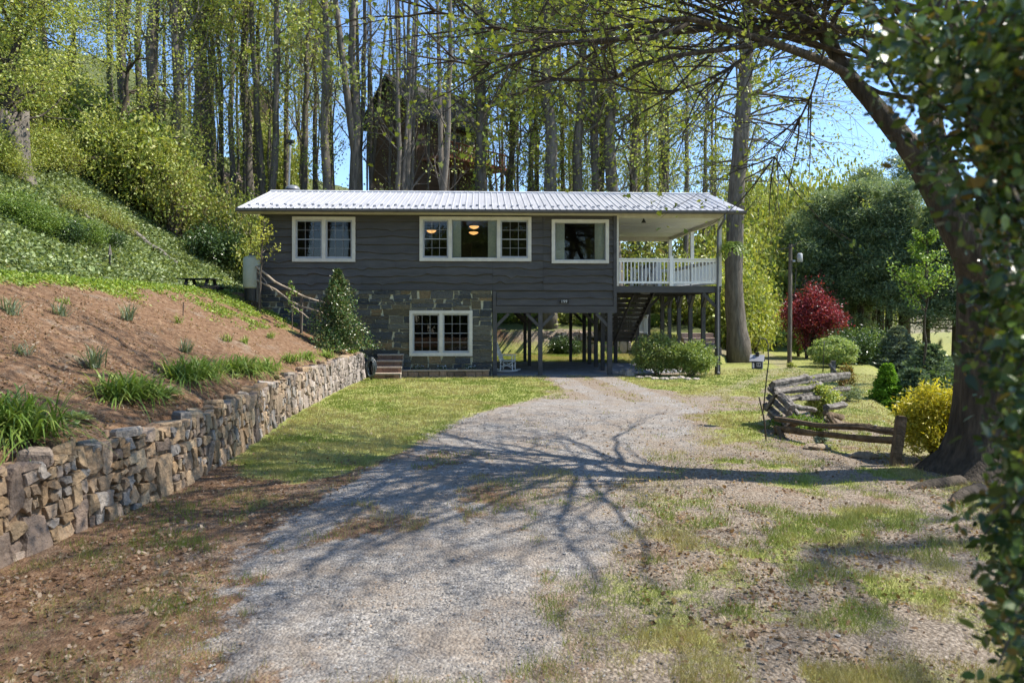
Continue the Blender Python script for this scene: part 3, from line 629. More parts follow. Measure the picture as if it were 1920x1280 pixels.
# roof
def roof():
    OV = .62; uL, uR = -9.62, 8.33; zE, zR = 5.90, 7.16; vE, vM = -OV, DEP/2
    us = []; u = uL
    prof = [(0,0),(.018,.028),(.042,.028),(.06,0),(.145,0),(.15,.006),(.16,0)]
    pu, pz = [], []
    while u < uR-.24:
        for a, z in prof: pu.append(u+a*1.0); pz.append(z)
        u += .24
    pu.append(uR); pz.append(0); pu = np.array(pu); pz = np.array(pz); n = len(pu)
    mb = MB()
    for sgn in (1,-1):
        rows = []
        for t, dz in ((0,0),(0,.012),(1,.012)):
            v = vE+(vM-vE)*t; v = v if sgn > 0 else DEP-v; rows.append(np.stack([pu, np.full(n,v), zE+(zR-zE)*t+pz+dz],1))
        V = np.concatenate(rows); mb.add(V, [(r*n+i,r*n+i+1,r*n+n+i+1,r*n+n+i)[::sgn] for r in range(2) for i in range(n-1)])
    r = hpart(mb, 'roof', M('white_metal_roof', (.50,.50,.53), (.62,.62,.65), 1.5, .38, .04, 4, metal=.35, spec=.5, stretch=(3,.4,1)))
    mb = MB(); n2 = 40; s = np.linspace(uL,uR,n2); w = .012*(fbm(s*1.7,s*0,3)-.5)
    for k in range(n2-1):
        a, b = s[k]+.003, s[k+1]-.003
        V = [(a,vM-.17,zR-.025+w[k]),(b,vM-.17,zR-.025+w[k]),(b,vM-.17,zR+.01+w[k]),(b,vM,zR+.065),(b,vM+.17,zR),(a,vM+.17,zR),(a,vM,zR+.065),(a,vM-.17,zR+.01+w[k])]
        mb.add(V, [(0,1,2,7),(7,2,3,6),(6,3,4,5)])
    hpart(mb, 'ridge_cap', M('ridge_metal', (.66,.66,.68), None, 3, .4, metal=.3), r)
    uu = uL+.3; first = None
    while uu < uR-.2:
        for q, (t) in enumerate((.10,.16)):
            u = uu+q*.22; v = vE+(vM-vE)*t; z = zE+(zR-zE)*t+.015; 
            if first is None:
                mb = MB(); mb.box((-.05,-.012,0),(.05,.012,.065)); mb.box((-.03,.0,0),(.03,.10,.012)); mb.box((-.012,-.05,.01),(.012,0,.05)); first = g_ = hpart(mb, 'snow_guard', M('clear_guard', (.30,.30,.32), (.4,.4,.42), 5, .2), r)
            else: g_ = first.copy(); SC.collection.objects.link(g_)
            g_.location = (u,v,z)
        uu += .49
    # soffit, rafters plane and fascia
    mb = MB()
    mb.box((uL+.05,vE+.10,zE-.055),(uR-.05,vE+.13,zE-.008)); mb.box((uL+.05,-.60+.10,ZT-.02),(UC,.0,ZT+.005))
    for s_ in (uL+.03, uR-.07):
        for sg in (1,-1):
            v0, v1 = (vE,vM) if sg > 0 else (DEP-vE,vM); mb.add([(s_,v0,zE-.16),(s_+.04,v0,zE-.16),(s_+.04,v1,zR-.16),(s_,v1,zR-.16),(s_,v0,zE-.02),(s_+.04,v0,zE-.02),(s_+.04,v1,zR-.02),(s_,v1,zR-.02)], [(0,1,2,3),(4,5,6,7),(0,1,5,4),(1,2,6,5),(3,0,4,7),(2,3,7,6)])
    mb.box((uL+.07,-.49,zE-.075),(uR-.07,-.46,zE+.0))
    hpart(mb, 'fascia', CREAM, r)
    mb = MB()   # gutter: half-open box section
    g = [(-.72,.0),(-.725,-.085),(-.70,-.115),(-.60,-.115),(-.59,0)]; gi = [(-.71,0),(-.712,-.08),(-.695,-.10),(-.605,-.10),(-.60,0)]
    o = g+gi[::-1]; V = [(uL-.02,a,zE+.005+b) for a,b in o]+[(uR+.02,a,zE+.005+b) for a,b in o]; m = len(o)
    mb.add(V, [(i,(i+1)%m,m+(i+1)%m,m+i) for i in range(m)]); 
    for uu in (uL-.02, uR+.02): mb.add([(uu,a,zE+.005+b) for a,b in g], [(0,1,2,3,4)])
    hpart(mb, 'gutter', GUTTER)
    mb = MB(); ud = UU(1347); P = [(ud+.02,-.66,zE-.1),(ud+.02,-.66,zE-.28),(ud-.03,-.45,zE-.45),(ud-.06,-.16,zE-.62),(ud-.06,-.12,zE-.9),(ud-.06,-.12,.14),(ud-.05,-.24,.05)]
    mb.tube(P, .045, 8); hpart(mb, 'downspout', M('grey_downspout', (.10,.10,.105), (.14,.14,.145), 3, .4))
    mb = MB(); mb.tube([(UU(545,vM),vM+.3,zR-.2),(UU(545,vM),vM+.3,zR+.16)], .2, 14); 
    a = np.linspace(0,2*math.pi,14,endpoint=False); V = np.concatenate([np.stack([UU(545,vM)+rr*np.cos(a), vM+.3+rr*np.sin(a), np.full(14,zR+.16+h)],1) for rr,h in ((.3,-.03),(.28,.05),(.18,.13),(.04,.16))]); mb.add(V, [(q*14+i,q*14+(i+1)%14,q*14+14+(i+1)%14,q*14+14+i) for q in range(3) for i in range(14)]+[tuple(range(42,56))])
    hpart(mb, 'roof_vent', M('grey_vent', (.12,.13,.15), (.2,.21,.23), 3, .4), r, True)
    return r
roof()
# carport frame
mb = MB()
mb.box((UCP,-.085,2.26),(UC,.09,ZB2-.006)); hpart(mb, 'carport_beam', CHAR)
mb = MB(); mb.box((UCP-.0,.1,2.28),(UC,.22,2.5)); 
for v in (3.4,7.0): mb.box((UCP,v-.08,2.26),(UC,v+.08,2.46))
for u in (UCP+.02, UU(1013)-.07, UC-.25): mb.box((u,.22,2.30),(u+.14,DEP,2.47))
mb.box((UCP-.02,.1,2.5),(UC,DEP,2.56))
for k in range(14): mb.box((UCP+.1+k*.32,.22,2.44),(UCP+.15+k*.32,DEP-.1,2.5))
hpart(mb, 'carport_ceiling', CHARD)
def post(u, v, z0, z1, w=.15, braces=(), mat=CHARD, name='post', bl=.5):
    mb = MB(); mb.box((u-w/2,v-w/2,z0),(u+w/2,v+w/2,z1))
    p = hpart(mb, name, mat)
    for du, dv_ in braces:
        b = MB(); b.bar((u+du*.03,v+dv_*.03,z1-bl),(u+du*bl,v+dv_*bl,z1-.02), .11, .11); hpart(b, 'brace', mat, p)
    return p
u1 = UU(1013)
post(UCP+.08, 0, 0, 2.26, .15, [(1,0)], CHAR); post(u1, 0, 0, 2.26, .155, [(1,0),(-1,0)], CHAR); post(UU(1143), 0, 0, 2.26, .17, [(-1,0)], CHAR)
for v, b in ((1.7,()),(3.4,[(-1,0)]),(5.2,()),(6.9,[(-1,0)])): post(3.57, v, 0, 2.3, .15, b)
post(.9, 4.2, 0, 2.3, .14, [(-1,0),(1,0)]); post(.86, 6.8, 0, 2.3, .14, [(-1,0)]); post(2.95, 6.9, 0, 2.3, .13)
# deck
mb = MB(); zd = 3.24
mb.box((UC,-.06,3.0),(UR+.03,.0,zd+.0)); mb.box((UR-.03,0,3.0),(UR+.03,DEP,zd)); mb.box((UC,DEP-.06,3.0),(UR-.03,DEP,zd)); hpart(mb, 'deck_beam', CHAR)
mb = MB()
for k in range(50):
    v = .005+k*.144
    if v < DEP-.2: mb.box((UC if not (v>1.6 and v<4.6) else 5.75, v, zd-.04),(UR-.035, v+.135, zd))
for k in range(9): mb.box((UC+.2+k*.42,.0,3.02),(UC+.24+k*.42,(1.6 if UC+.2+k*.42 < 5.7 else DEP-.06),zd-.041))
hpart(mb, 'deck_floor', M('deck_boards', (.06,.06,.062), (.1,.1,.1), 3, .8))
ud = UR-.09
post(ud, 0.02, 0, 3.0, .16, [(-1,0)], CHAR, bl=.55)
for v in (1.8,3.6,5.4,7.05): post(ud, v, 0, 3.0, .15, [(0,1),(0,-1)] if v in (3.6,5.4) else [(0,-1)], CHAR)
for u, v in ((4.85,6.0),(5.82,6.0),(6.6,4.6),(6.55,7.0)): post(u, v, 0, 3.0, .15, [(1,0)] if u > 6 else (), CHARD)
# porch: posts, railings, ceiling
mb = MB(); zc = 5.74
mb.add([(UC+.0,-.0,zc),(UR,-.0,zc),(UR,DEP,zc),(UC,DEP,zc)], [(0,1,2,3)]); mb.add([(UC,-.0,zc+.03),(UR,-.0,zc+.03),(UR,DEP,zc+.03),(UC,DEP,zc+.03)], [(0,1,2,3)])
for v in (1.2,2.4,3.6,4.8,6.0): mb.box((UC+.01,v-.02,zc-.012),(UR-.1,v+.02,zc-.001))
mb.box((5.6,.1,zc-.016),(5.63,DEP,zc-.0125)); hpart(mb, 'porch_ceiling', WHITE)
mb = MB(); mb.box((UC,-.09,zc-.03),(UR+.1,.02,ZT+.1)); mb.box((UR-.04,.02,zc-.14),(UR+.08,DEP,ZT+.1)); mb.box((UC,DEP-.1,zc-.2),(UR-.05,DEP,zc+.02)); mb.box((UC,-.085,zd),(UC+.07,-.0,zc-.03)); hpart(mb, 'porch_beam', CREAM)
post(UR-.02, .0, zd, zc-.03, .12, (), CREAM, 'porch_post'); post(UR-.02, 3.6, zd, zc-.14, .14, (), WHITE, 'porch_post'); post(UR-.04, DEP-.08, zd, zc-.14, .15, (), WHITE, 'porch_post'); post(UC+.1, DEP-.1, zd, zc-.1, .12, (), WHITE, 'porch_post')
def railing(a, b, z0=zd, n=None, parent=None, h=1.0, zz=None, mat=WHITE):
    a = np.array(a, float); b = np.array(b, float); L = np.linalg.norm(b-a); n = n or int(L/.135); za, zb = zz or (z0,z0)
    mb = MB(); A = lambda t, z: np.array([*(a+(b-a)*t), za+(zb-za)*t+z])
    mb.bar(A(0,h-.02), A(1,h-.02), .13, .045); mb.bar(A(0,h-.09), A(1,h-.09), .05, .08); mb.bar(A(0,.13), A(1,.13), .05, .08)
    r = hpart(mb, 'railing', mat, parent)
    mb = MB()
    for k in range(n+1): t = (k+.35)/(n+.7); mb.bar(A(t,.17), A(t,h-.13), .036, .036)
    hpart(mb, 'baluster', mat, r); return r
um = UU(1258)
railing((UC+.08,-.03),(um-.07,-.03)); railing((um+.07,-.03),(UR-.09,-.03)); railing((UR-.03,.08),(UR-.03,3.5)); railing((UR-.03,3.7),(UR-.03,DEP-.15)); railing((5.95,DEP-.06),(UR-.12,DEP-.06)); railing((5.72,1.6),(5.72,4.6))
for u, v in ((um,-.03),(5.72,1.5),(5.72,4.7),(5.8,DEP-.06),(UC+.1,1.5)):
    mb = MB(); mb.box((u-.07,v-.07,zd),(u+.07,v+.07,zd+1.06)); mb.box((u-.085,v-.085,zd+1.06),(u+.085,v+.085,zd+1.09)); hpart(mb, 'railing_post', WHITE)
# porch lamp: dark cone shade
mb = MB(); ul = UU(1207,.3); a = np.linspace(0,2*math.pi,16,endpoint=False); zl = ZZ(1207,417.5,.3)
V = np.concatenate([np.stack([ul+r*np.cos(a), .3+r*np.sin(a), np.full(16,zl+h)],1) for r,h in ((.095,0),(.055,.07),(.025,.13),(.012,.14),(.012,zc-zl))]); mb.add(V, [(q*16+i,q*16+(i+1)%16,q*16+16+(i+1)%16,q*16+16+i) for q in range(4) for i in range(16)]); hpart(mb, 'porch_lamp', IRON)
# stair from the deck down to the rear
mb = MB(); n = 12; v0, v1, zs0, zs1 = 1.7, 5.9, zd-.05, 1.15
for k in range(n):
    t = k/(n-1); v = v0+(v1-v0)*t; z = zs0+(zs1-zs0)*t; mb.box((4.0,v-.02,z-.04),(5.55,v+.33,z)); mb.box((4.0,v-.03,z-.165),(5.55,v-.01,z-.045))
for u in (3.97, 5.56): mb.bar((u,v0-.2,zs0+.02),(u,v1+.25,zs1-.1),.05,.3)
mb.bar((4.75,v0-.1,zs0-.22),(4.75,v1+.1,zs1-.30),.05,.09)
hpart(mb, 'stair', CHARD)
mb = MB(); mb.box((3.9,v1+.2,zs1-.15),(6.4,v1+2.6,zs1-.01)); hpart(mb, 'stair_landing', CHARD)
railing((5.63,v0+.1),(5.63,v1+.15),zz=(zs0,zs1), n=18); railing((5.8,v1+2.5),(6.35,v1+2.5),zs1); railing((6.35,v1+.4),(6.35,v1+2.4),zs1); railing((4.2,v1+2.5),(5.6,v1+2.5),zs1)
# number plate
mb = MB(); un = UU(1057); zn = ZZ(1057,565.5); mb.box((un-.17,-.115,zn-.055),(un+.17,-.085,zn+.055)); pl = hpart(mb, 'number_plate', IRON)
cu = bpy.data.curves.new('numerals', 'FONT'); cu.body = '199'; cu.size = .15; cu.extrude = .004; cu.align_x = 'CENTER'; cu.align_y = 'CENTER'; cu.space_character = 1.05
tmp = bpy.data.objects.new('numerals', cu); SC.collection.objects.link(tmp); bpy.context.view_layer.update()
me = bpy.data.meshes.new_from_object(tmp); bpy.data.objects.remove(tmp); me.materials.clear(); me.materials.append(M('pale_numeral', (.6,.6,.58)))
no = bpy.data.objects.new('numerals', me); SC.collection.objects.link(no); no.parent = pl; no.location = (un,-.122,zn); no.rotation_euler = (rad(90),0,0)
# carport slab
mb = MB(); mb.box((UCP,-.02,-.1),(UC+.15,DEP-.5,.035)); hpart(mb, 'carport_slab', CONC)
mb = MB(); P = [(UC+.15,.2),(5.2,.4),(6.6,1.2),(6.9,5.5),(UC+.15,6)]; m=len(P); mb.add([(a,b,.03) for a,b in P]+[(a,b,-.1) for a,b in P], [tuple(range(m))]+[(i,m+i,m+(i+1)%m,(i+1)%m) for i in range(m)]); hpart(mb, 'patio_slab', M('grey_patio', (.2,.2,.22), (.34,.34,.36), 5, .9, .4, 30))

# ---------------- things close to the house ----------------
def HP(u, v, z=0): return tuple(float(a) for a in HW(np.array([u,v,z])))
# stone steps
mb = MB(); ua, ub = UU(703,-1), UU(752,-1); rg = R(31)
for k in range(4):
    z0, z1 = k*.2, (k+1)*.2-.0; v0 = -1.25+k*.3
    uu = ua
    while uu < ub-.05:
        L = min(rg.uniform(.18,.4), ub-uu); mb.box((uu+.006,v0+rg.uniform(0,.015),z0),(uu+L-.006,v0+.28,z1-.05),0,np.array((.20,.12,.085))*rg.uniform(.6,1.3)); uu += L
    mb.box((ua-.01,v0-.02,z1-.05),(ub+.01,v0+.34,z1),0,(.42,.34,.27)); mb.box((ua,v0+.05,0),(ub,-.06,z0+.14),1)
o = mb.build('stone_steps', [STONE, MORTG], loc=(0,0,0)); o.location = HO; o.rotation_euler.z = TH
tag(o, 'four short brown stone steps between the end of the retaining wall and the house', 'steps')
# planter
pl = thing('planter_bed', 'low brown stone planter bed under the ground floor window', 'planter', tuple(HO), TH)
mb = MB(); ua, ub = UU(753,-.6), UU(917,-.6); uu = ua
while uu < ub-.05:
    L = min(rg.uniform(.2,.45), ub-uu); z1 = .21+rg.uniform(-.02,.01)
    p = np.array([(uu,.0),(uu+L,.0),(uu+L,z1),(uu,z1)]); stone_from_poly(mb, p, .012, .05, lambda V: np.stack([V[:,0],-.62-V[:,2],V[:,1]],1), rg, np.array((.24,.16,.11))*rg.uniform(.6,1.5), .3, .05); uu += L
mb.box((ua,-.62,0),(ub,-.46,.22),1); mb.box((ua-.02,-.68,.225),(ub+.02,-.43,.262),0,(.44,.34,.26)); mb.box((ub-.16,-.46,0),(ub,-.04,.22),0,(.34,.27,.2)); mb.build('stone_border', [STONE,MORTG], pl)
mb = MB(); mb.box((ua,-.44,.0),(ub-.16,-.035,.2)); mb.build('bed_soil', SOILM, pl)
for i, px in enumerate((784,829,880)):
    rg = R(40+i); c = HP(UU(px,-.3),-.3,.22); mb = MB(); P = np.array(c)+rg.normal(size=(120,3))*(.10,.06,.05)+(0,0,.06); leaves(mb, P, .06, .5, .6, DG*1.3, rg)
    P = np.array(c)+rg.normal(size=(26,3))*(.08,.05,.035)+(0,0,.13); leaves(mb, P, .04, .9, 1, np.array([(.75,.78,.85),(.6,.65,.8)]), rg, shape='oval')
    o = mb.build('flower', LEAF, loc=c); tag(o, ['small white flowering plant in the low planter near its left end','small white flowering plant in the middle of the low planter below the window','small white flowering plant in the low planter near its right end'][i], 'flower', 'flowering plants in the planter')
# coiled hose
mb = MB(); c = HP(UU(697,-1.5),-1.5,.42); rg = R(50)
for k in range(16):
    a = np.linspace(0,2*math.pi,22); rx, rz = rg.uniform(.10,.17), rg.uniform(.24,.34); off = rg.normal()*.05
    mb.tube(np.stack([c[0]+rx*np.cos(a)+.02*np.sin(3*a+k), c[1]-.12+off+.03*np.sin(2*a+k), c[2]+.02+rz*np.sin(a)-.3*(.34-rz)],1), .014, 6, 0, cap=False)
mb.box((c[0]-.03,c[1]-.1,0),(c[0]+.03,c[1]-.04,c[2]+.3),1)
tag(mb.build('garden_hose', [M('hose_black', (.02,.02,.022), (.10,.12,.13), 9, .3), IRON], smooth=True), 'coiled black garden hose hanging at the far end of the retaining wall', 'hose')
# rocking chair
def rocking_chair():
    px, v = 951, 1.3; u = UU(px,v); c = HP(u,v,.036)
    t = thing('rocking_chair', 'white wooden rocking chair at the left edge of the carport', 'rocking chair', c, rad(-12))
    mb = MB()
    for y in (-.27,.27):
        a = np.linspace(-.46,.46,14); mb.tube(np.stack([a, np.full(14,y), .03+.22*a*a+.0*a],1), .022, 6, 0)
    mb.build('rocker', WHITE, t)
    for x, y, h in ((.24,-.25,.62),(.24,.25,.62),(-.2,-.25,.44),(-.2,.25,.44)):
        mb = MB(); mb.tube([(x*1.08,y,.05),(x,y,h)], .019, 8); mb.build('leg', WHITE, t)
    mb = MB(); mb.box((-.26,-.27,.41),(.27,.27,.44)); mb.build('seat', WHITE, t)
    mb = MB(); 
    for y in np.linspace(-.2,.2,6): mb.bar((-.2,y,.45),(-.42,y,1.02),.045,.015)
    for y in (-.26,.26): mb.tube([(-.2,y,.40),(-.46,y,1.1)],.02,8)
    mb.bar((-.44,-.27,1.05),(-.44,.27,1.05),.03,.09); mb.bar((-.24,-.25,.5),(-.24,.25,.5),.025,.05); mb.build('backrest', WHITE, t)
    for y in (-.29,.29): mb = MB(); mb.box((-.33,y-.035,.62),(.3,y+.035,.645)); mb.build('armrest', WHITE, t)
    mb = MB()
    for y in (-.25,.25):
        mb.tube([(-.2,y,.15),(.25,y,.38)],.012,5); mb.tube([(-.2,y,.38),(.25,y,.15)],.012,5); mb.tube([(-.2,y,.24),(.25,y,.24)],.012,5)
    for x in (.25,-.2): mb.tube([(x,-.25,.2),(x,.25,.2)],.012,5)
    mb.build('stretcher', WHITE, t)
rocking_chair()
# hanging fern
fern = thing('hanging_fern', 'bushy green fern in a hanging pot at the right corner of the porch roof', 'hanging plant', HP(7.95,-.35,ZZ(1365,466,-.3)))
mb = MB(); rg = R(60)
for k in range(260):
    az = rg.uniform(0,6.28); L = rg.uniform(.32,.62); el = rg.uniform(.2,1.2); s = np.linspace(0,1,7); r = L*s*math.cos(el*.6); z = .12+L*(math.sin(el)*s-.95*s*s)
    C = np.stack([r*math.cos(az), r*math.sin(az), z],1); q = np.array([-math.sin(az),math.cos(az),0])
    for j in range(1,7): 
        wd = .05*(1-.1*j)*rg.uniform(.7,1.2); P = C[j]; t2 = C[j]-C[j-1]; 
        for sg in (1,-1): mb.add([P-t2*.3, P+t2*.3, P+q*sg*wd*1.5+t2*.6], [(0,1,2)], 0, MG[rg.integers(0,4)]*1.2*rg.uniform(.7,1.3))
mb.build('fronds', LEAF, fern)
mb = MB(); a = np.linspace(0,2*math.pi,14,endpoint=False); V = np.concatenate([np.stack([r*np.cos(a), r*np.sin(a), np.full(14,h)],1) for r,h in ((.09,-.08),(.14,.08),(.15,.09),(.13,.09))]); mb.add(V, [(q*14+i,q*14+(i+1)%14,q*14+14+(i+1)%14,q*14+14+i) for q in range(3) for i in range(14)]+[tuple(range(14)),tuple(range(42,56))]); mb.build('pot', BLACKP, fern)
mb = MB(); zt = 5.80-fern.location[2]
for k in range(3): mb.tube([(.14*math.cos(k*2.1),.14*math.sin(k*2.1),.09),(0,0,zt-.1)],.004,4)
mb.tube([(0,0,zt-.12),(0,0,zt)],.006,4); mb.build('hanger', IRON, fern)
# ---------------- garden plants ----------------
def arching(mb, rg, c, n, L, w, cols, el0=.5, el1=1.35, droop=1.0, m=0, spread=.06):
    az = rg.uniform(0,2*math.pi,n); el = rg.uniform(el0,el1,n); Ls = L*rg.uniform(.6,1.15,n); s = np.linspace(0,1,7)
    r = Ls[:,None]*s*(np.cos(el)[:,None]*.85+.18*s); z = Ls[:,None]*(s*np.sin(el)[:,None]-droop*.55*s**2.6*np.cos(el*.6)[:,None])
    b = rg.normal(size=(n,2))*spread; X = c[0]+b[:,:1]+r*np.cos(az)[:,None]; Y = c[1]+b[:,1:]+r*np.sin(az)[:,None]; Z = c[2]+z
    C = np.stack([X,Y,Z],-1); q = np.stack([-np.sin(az),np.cos(az),np.zeros(n)],-1)[:,None,:]; wd = (w*np.array([.7,1,1,.9,.7,.45,.05]))[None,:,None]*rg.uniform(.7,1.2,n)[:,None,None]
    V = np.stack([C-q*wd/2, C+q*wd/2],2); V[:,:,:,2] += np.abs(0); V = V.reshape(-1,3)
    i = np.arange(n)[:,None]*14; j = np.arange(6)[None,:]*2; f = np.stack([i+j,i+j+1,i+j+3,i+j+2],-1).reshape(-1,4)
    cc = np.asarray(cols)[rg.integers(0,len(cols),n)]*rg.uniform(.75,1.25,n)[:,None]; mb.add(V, f, m, np.repeat(cc,14,0))
DAY = [(.17,.27,.045),(.22,.32,.06),(.13,.21,.04),(.28,.34,.08)]; DAFF = [(.16,.22,.13),(.20,.26,.17),(.25,.27,.15)]
def daylily(px, py, L, n, label, seed, cols=DAY, w=.022, name='daylily_clump', group='leafy clumps along the flower bank', **k):
    c = hit(px, py+6); rg = R(seed); mb = MB(); arching(mb, rg, c, int(n*1.7), L*1.45, w*1.1, cols, **k)
    return tag(mb.build(name, LEAF, loc=c), label, 'plant', group)
D_ = [(40,815,.62,170,'large daylily clump at the left edge of the bank, nearest the camera',.12),(225,742,.52,170,'wide daylily clump on the bank beside the first white edged hosta',.10),
 (345,708,.58,190,'biggest dark green daylily clump, left of the middle of the bank',.12),(462,692,.5,170,'broad daylily clump above the middle of the retaining wall',.11),
 (500,690,.46,100,'daylily clump directly right of the broad middle one',.09),(575,668,.38,90,'small daylily clump near the house end of the wall',.08),(612,664,.34,80,'small daylily clump just left of the dark holly shrub',.08),(660,657,.34,80,'bright daylily clump at the far end of the retaining wall below the holly',.06)]
for i, (px,py,L,n,lb,sp) in enumerate(D_): daylily(px,py,L,n,lb,200+i,spread=sp*1.3,el0=.25,el1=1.35,droop=1.15)
for i, (px,py,L,n,lb) in enumerate([(0,800,.55,120,'daylily clump cut by the left edge of the picture'),(275,738,.42,110,'daylily clump touching the right side of the second big clump'),(385,700,.5,130,'daylily clump overlapping the right side of the biggest one'),(432,690,.45,110,'daylily clump overlapping the left side of the broad middle one'),(545,672,.34,70,'low daylily clump between the middle clumps and the house end')]): daylily(px,py,L,n,lb,280+i,spread=.12,el0=.25,el1=1.35,droop=1.15)
for i, (px,py,L,n,lb,cols) in enumerate([(240,595,.38,45,'pale silvery daffodil clump high on the bare bank',DAFF),(175,684,.34,45,'silvery upright daffodil clump on the shaded bank above the wall',DAFF),(20,585,.3,40,'grey green daffodil clump at the far left below the bank crest',DAFF),(115,588,.26,30,'thin daffodil clump second from the left below the crest',DAFF),
  (350,655,.3,35,'small daffodil clump behind the biggest daylily',DAFF),(425,635,.22,26,'small light tuft on the upper bank left of its middle',DAY),(458,640,.22,30,'small bright tuft in the middle of the upper bank',DAY),(508,628,.2,30,'small bright tuft on the bank left of the holly',DAY),(335,600,.24,16,'small green tuft beside the thin stake',DAY),(40,660,.2,20,'sparse tuft low on the left of the bare bank',DAFF),(118,565,.16,20,'tiny tuft just below the bright crest on the left',DAY)]):
    daylily(px,py,L,n,lb,230+i,cols=cols,w=.014,name='daffodil_clump',spread=.05,el0=.8,el1=1.5,droop=.7,group='small clumps scattered on the bare bank')
rgw = R(260); mbw = MB()
def hosta(px, py, s, label, seed):
    c = hit(px, py); rg = R(seed); mb = MB(); n = 34
    for k in range(n):
        az = k*2.4+rg.normal()*.2; t = .25+.75*(k/n); L = s*(.55+.45*t); el = 1.25-1.0*t; d = np.array([math.cos(az)*math.cos(el), math.sin(az)*math.cos(el), math.sin(el)]); q = np.array([-math.sin(az),math.cos(az),0]); nn = np.cross(d,q)
        sh = [(.25,.0),(.42,.13),(.65,.17),(.86,.1),(1,0)]
        def P(a, w_, inn=1): return c+d*L*a-np.array([0,0,.35*L*a*a*t])+q*w_*L*inn+np.array([0,0,.10*L*abs(w_)*6*.3])
        for inn, off, col in ((1,.0,(.62,.64,.40)),(.76,.004,(.22,.32,.08))):
            V = [P(a if inn==1 else .25+(a-.25)*.93,w_,inn)+np.array([0,0,off]) for a,w_ in sh]+[P(a if inn==1 else .25+(a-.25)*.93,-w_,inn)+np.array([0,0,off]) for a,w_ in sh[1:4][::-1]]
            mb.add(V, [tuple(range(8))], 0, np.array(col)*rg.uniform(.8,1.15))
    return tag(mb.build('hosta', LEAF, loc=c), label, 'plant', 'white edged hostas on the bank')
hosta(142,790,.26,'white edged hosta beside the nearest daylily clump',270); hosta(318,743,.30,'fuller white edged hosta between the second and the biggest daylily',271); hosta(443,708,.17,'small light hosta close to the wall top below the broad daylily',272)
def bush(name, c, r, n, L, cols, label, cat, seed, mat=None, clumps=70, csz=.16, stems=14, shape='quad', bias=.5, group=None, shell=.55, sc=TWIG, asp=.5, stem_h=.55, part='foliage', flat=-.6):
    t = thing(name, label, cat, tuple(c), 0, group); rg = R(seed); mb = MB(); r = np.array(r, float)
    P, Q = blobpts(rg, (0,0,r[2]*1.0), r, n, clumps, csz, shell, flat); k = P[:,2] > .02; P = P[k]
    cv = np.asarray(cols)[rg.integers(0,len(cols),len(P))]
    leaves(mb, P, L, asp, bias, cv, rg, shape=shape); mb.build(part, mat or LEAF, t)
    mb = MB()
    for i in range(stems):
        q = Q[rg.integers(0,len(Q))]; a = rg.uniform(0,6.28); b0 = np.array([math.cos(a),math.sin(a),0])*r[0]*.12; md = b0*.5+q*np.array([.45,.45,stem_h])+rg.normal(size=3)*.05*r[0]
        s = np.linspace(0,1,6)[:,None]; C = (1-s)**2*b0+2*s*(1-s)*md+s*s*q; mb.tube(C, np.linspace(.018,.004,6)*max(1,r[2]), 5)
    mb.build('stems', sc, t); return t
# holly by the house corner
c = PT(633,650,24.7); c[2] = gz(c[0],c[1]); t = thing('holly_shrub', 'tall dark glossy holly shrub against the stone corner of the house', 'shrub', tuple(c)); rg = R(301); mb = MB()
n = 13000; h = rg.random(n)**1.25; rr = (1.12*(1-h)**.85+.06)*np.sqrt(rg.random(n))*(.75+.5*rg.random(n)); a = rg.uniform(0,6.28,n); lump = .8+.35*np.sin(a*3+h*9)
P = np.stack([rr*lump*np.cos(a), rr*lump*np.sin(a), .1+h*2.62],1); leaves(mb, P, .085, .55, .5, np.concatenate([DG*1.3,DG*1.9,[(.24,.23,.10),(.2,.2,.09)]]), rg); mb.build('foliage', HOLLY, t)
mb = MB(); mb.tube([(0,0,-.1),(.02,0,1),(0,.02,2),(.05,0,2.65)], [.05,.04,.02,.006], 6)
for i in range(50): z = rg.uniform(.2,2.4); a = rg.uniform(0,6.28); L = .95*(1-z/2.75); mb.tube([(0,0,z),(L*.6*math.cos(a),L*.6*math.sin(a),z+.1),(L*math.cos(a),L*math.sin(a),z+.3)], [.012,.008,.003], 4)
mb.build('trunk', TWIG, t)
# rounded shrub in front of the porch, with stones
c = hit(1235,706); bush('rounded_shrub', c+(0,.4,0), (.95,.7,.72), 11000, .085, [(.22,.30,.09),(.28,.34,.11),(.15,.22,.06),(.30,.31,.13)], 'wide light green shrub in front of the porch, its left half', 'shrub', 311, clumps=110, csz=.13, bias=.6)
c = hit(1300,708); bush('rounded_shrub', c+(0,.4,0), (.82,.7,.60), 9000, .085, [(.22,.30,.08),(.28,.34,.10),(.15,.22,.06)], 'light green shrub at the foot of the right porch post', 'shrub', 312, clumps=100, csz=.13, bias=.6)
def rock(c, r, seed, col, mat=None, name='stone', label=None, group=None, mb=None):
    rg = R(seed); own = mb is None; mb = mb or MB(); nu, nv = 9, 6; V = []
    ph = rg.uniform(0,6.28,4)
    for i in range(nv+1):
        th = math.pi*i/nv
        for j in range(nu):
            a = 2*math.pi*j/nu; k = 1+.18*math.sin(2*a+ph[0])+.15*math.sin(3*a+ph[1]+th*2)+rg.normal()*.06
            V.append((c[0]+r[0]*k*math.sin(th)*math.cos(a), c[1]+r[1]*k*math.sin(th)*math.sin(a), c[2]+r[2]*k*math.cos(th)))
    f = [(i*nu+j,i*nu+(j+1)%nu,(i+1)*nu+(j+1)%nu,(i+1)*nu+j) for i in range(nv) for j in range(nu)]
    mb.add(V, f, 0, col)
    if own: return tag(mb.build(name, mat or STONE, loc=c), label, 'stone', group)
ords = ['first','second','third','fourth','fifth','sixth','seventh','eighth','ninth','tenth','eleventh','twelfth','thirteenth','fourteenth','fifteenth']
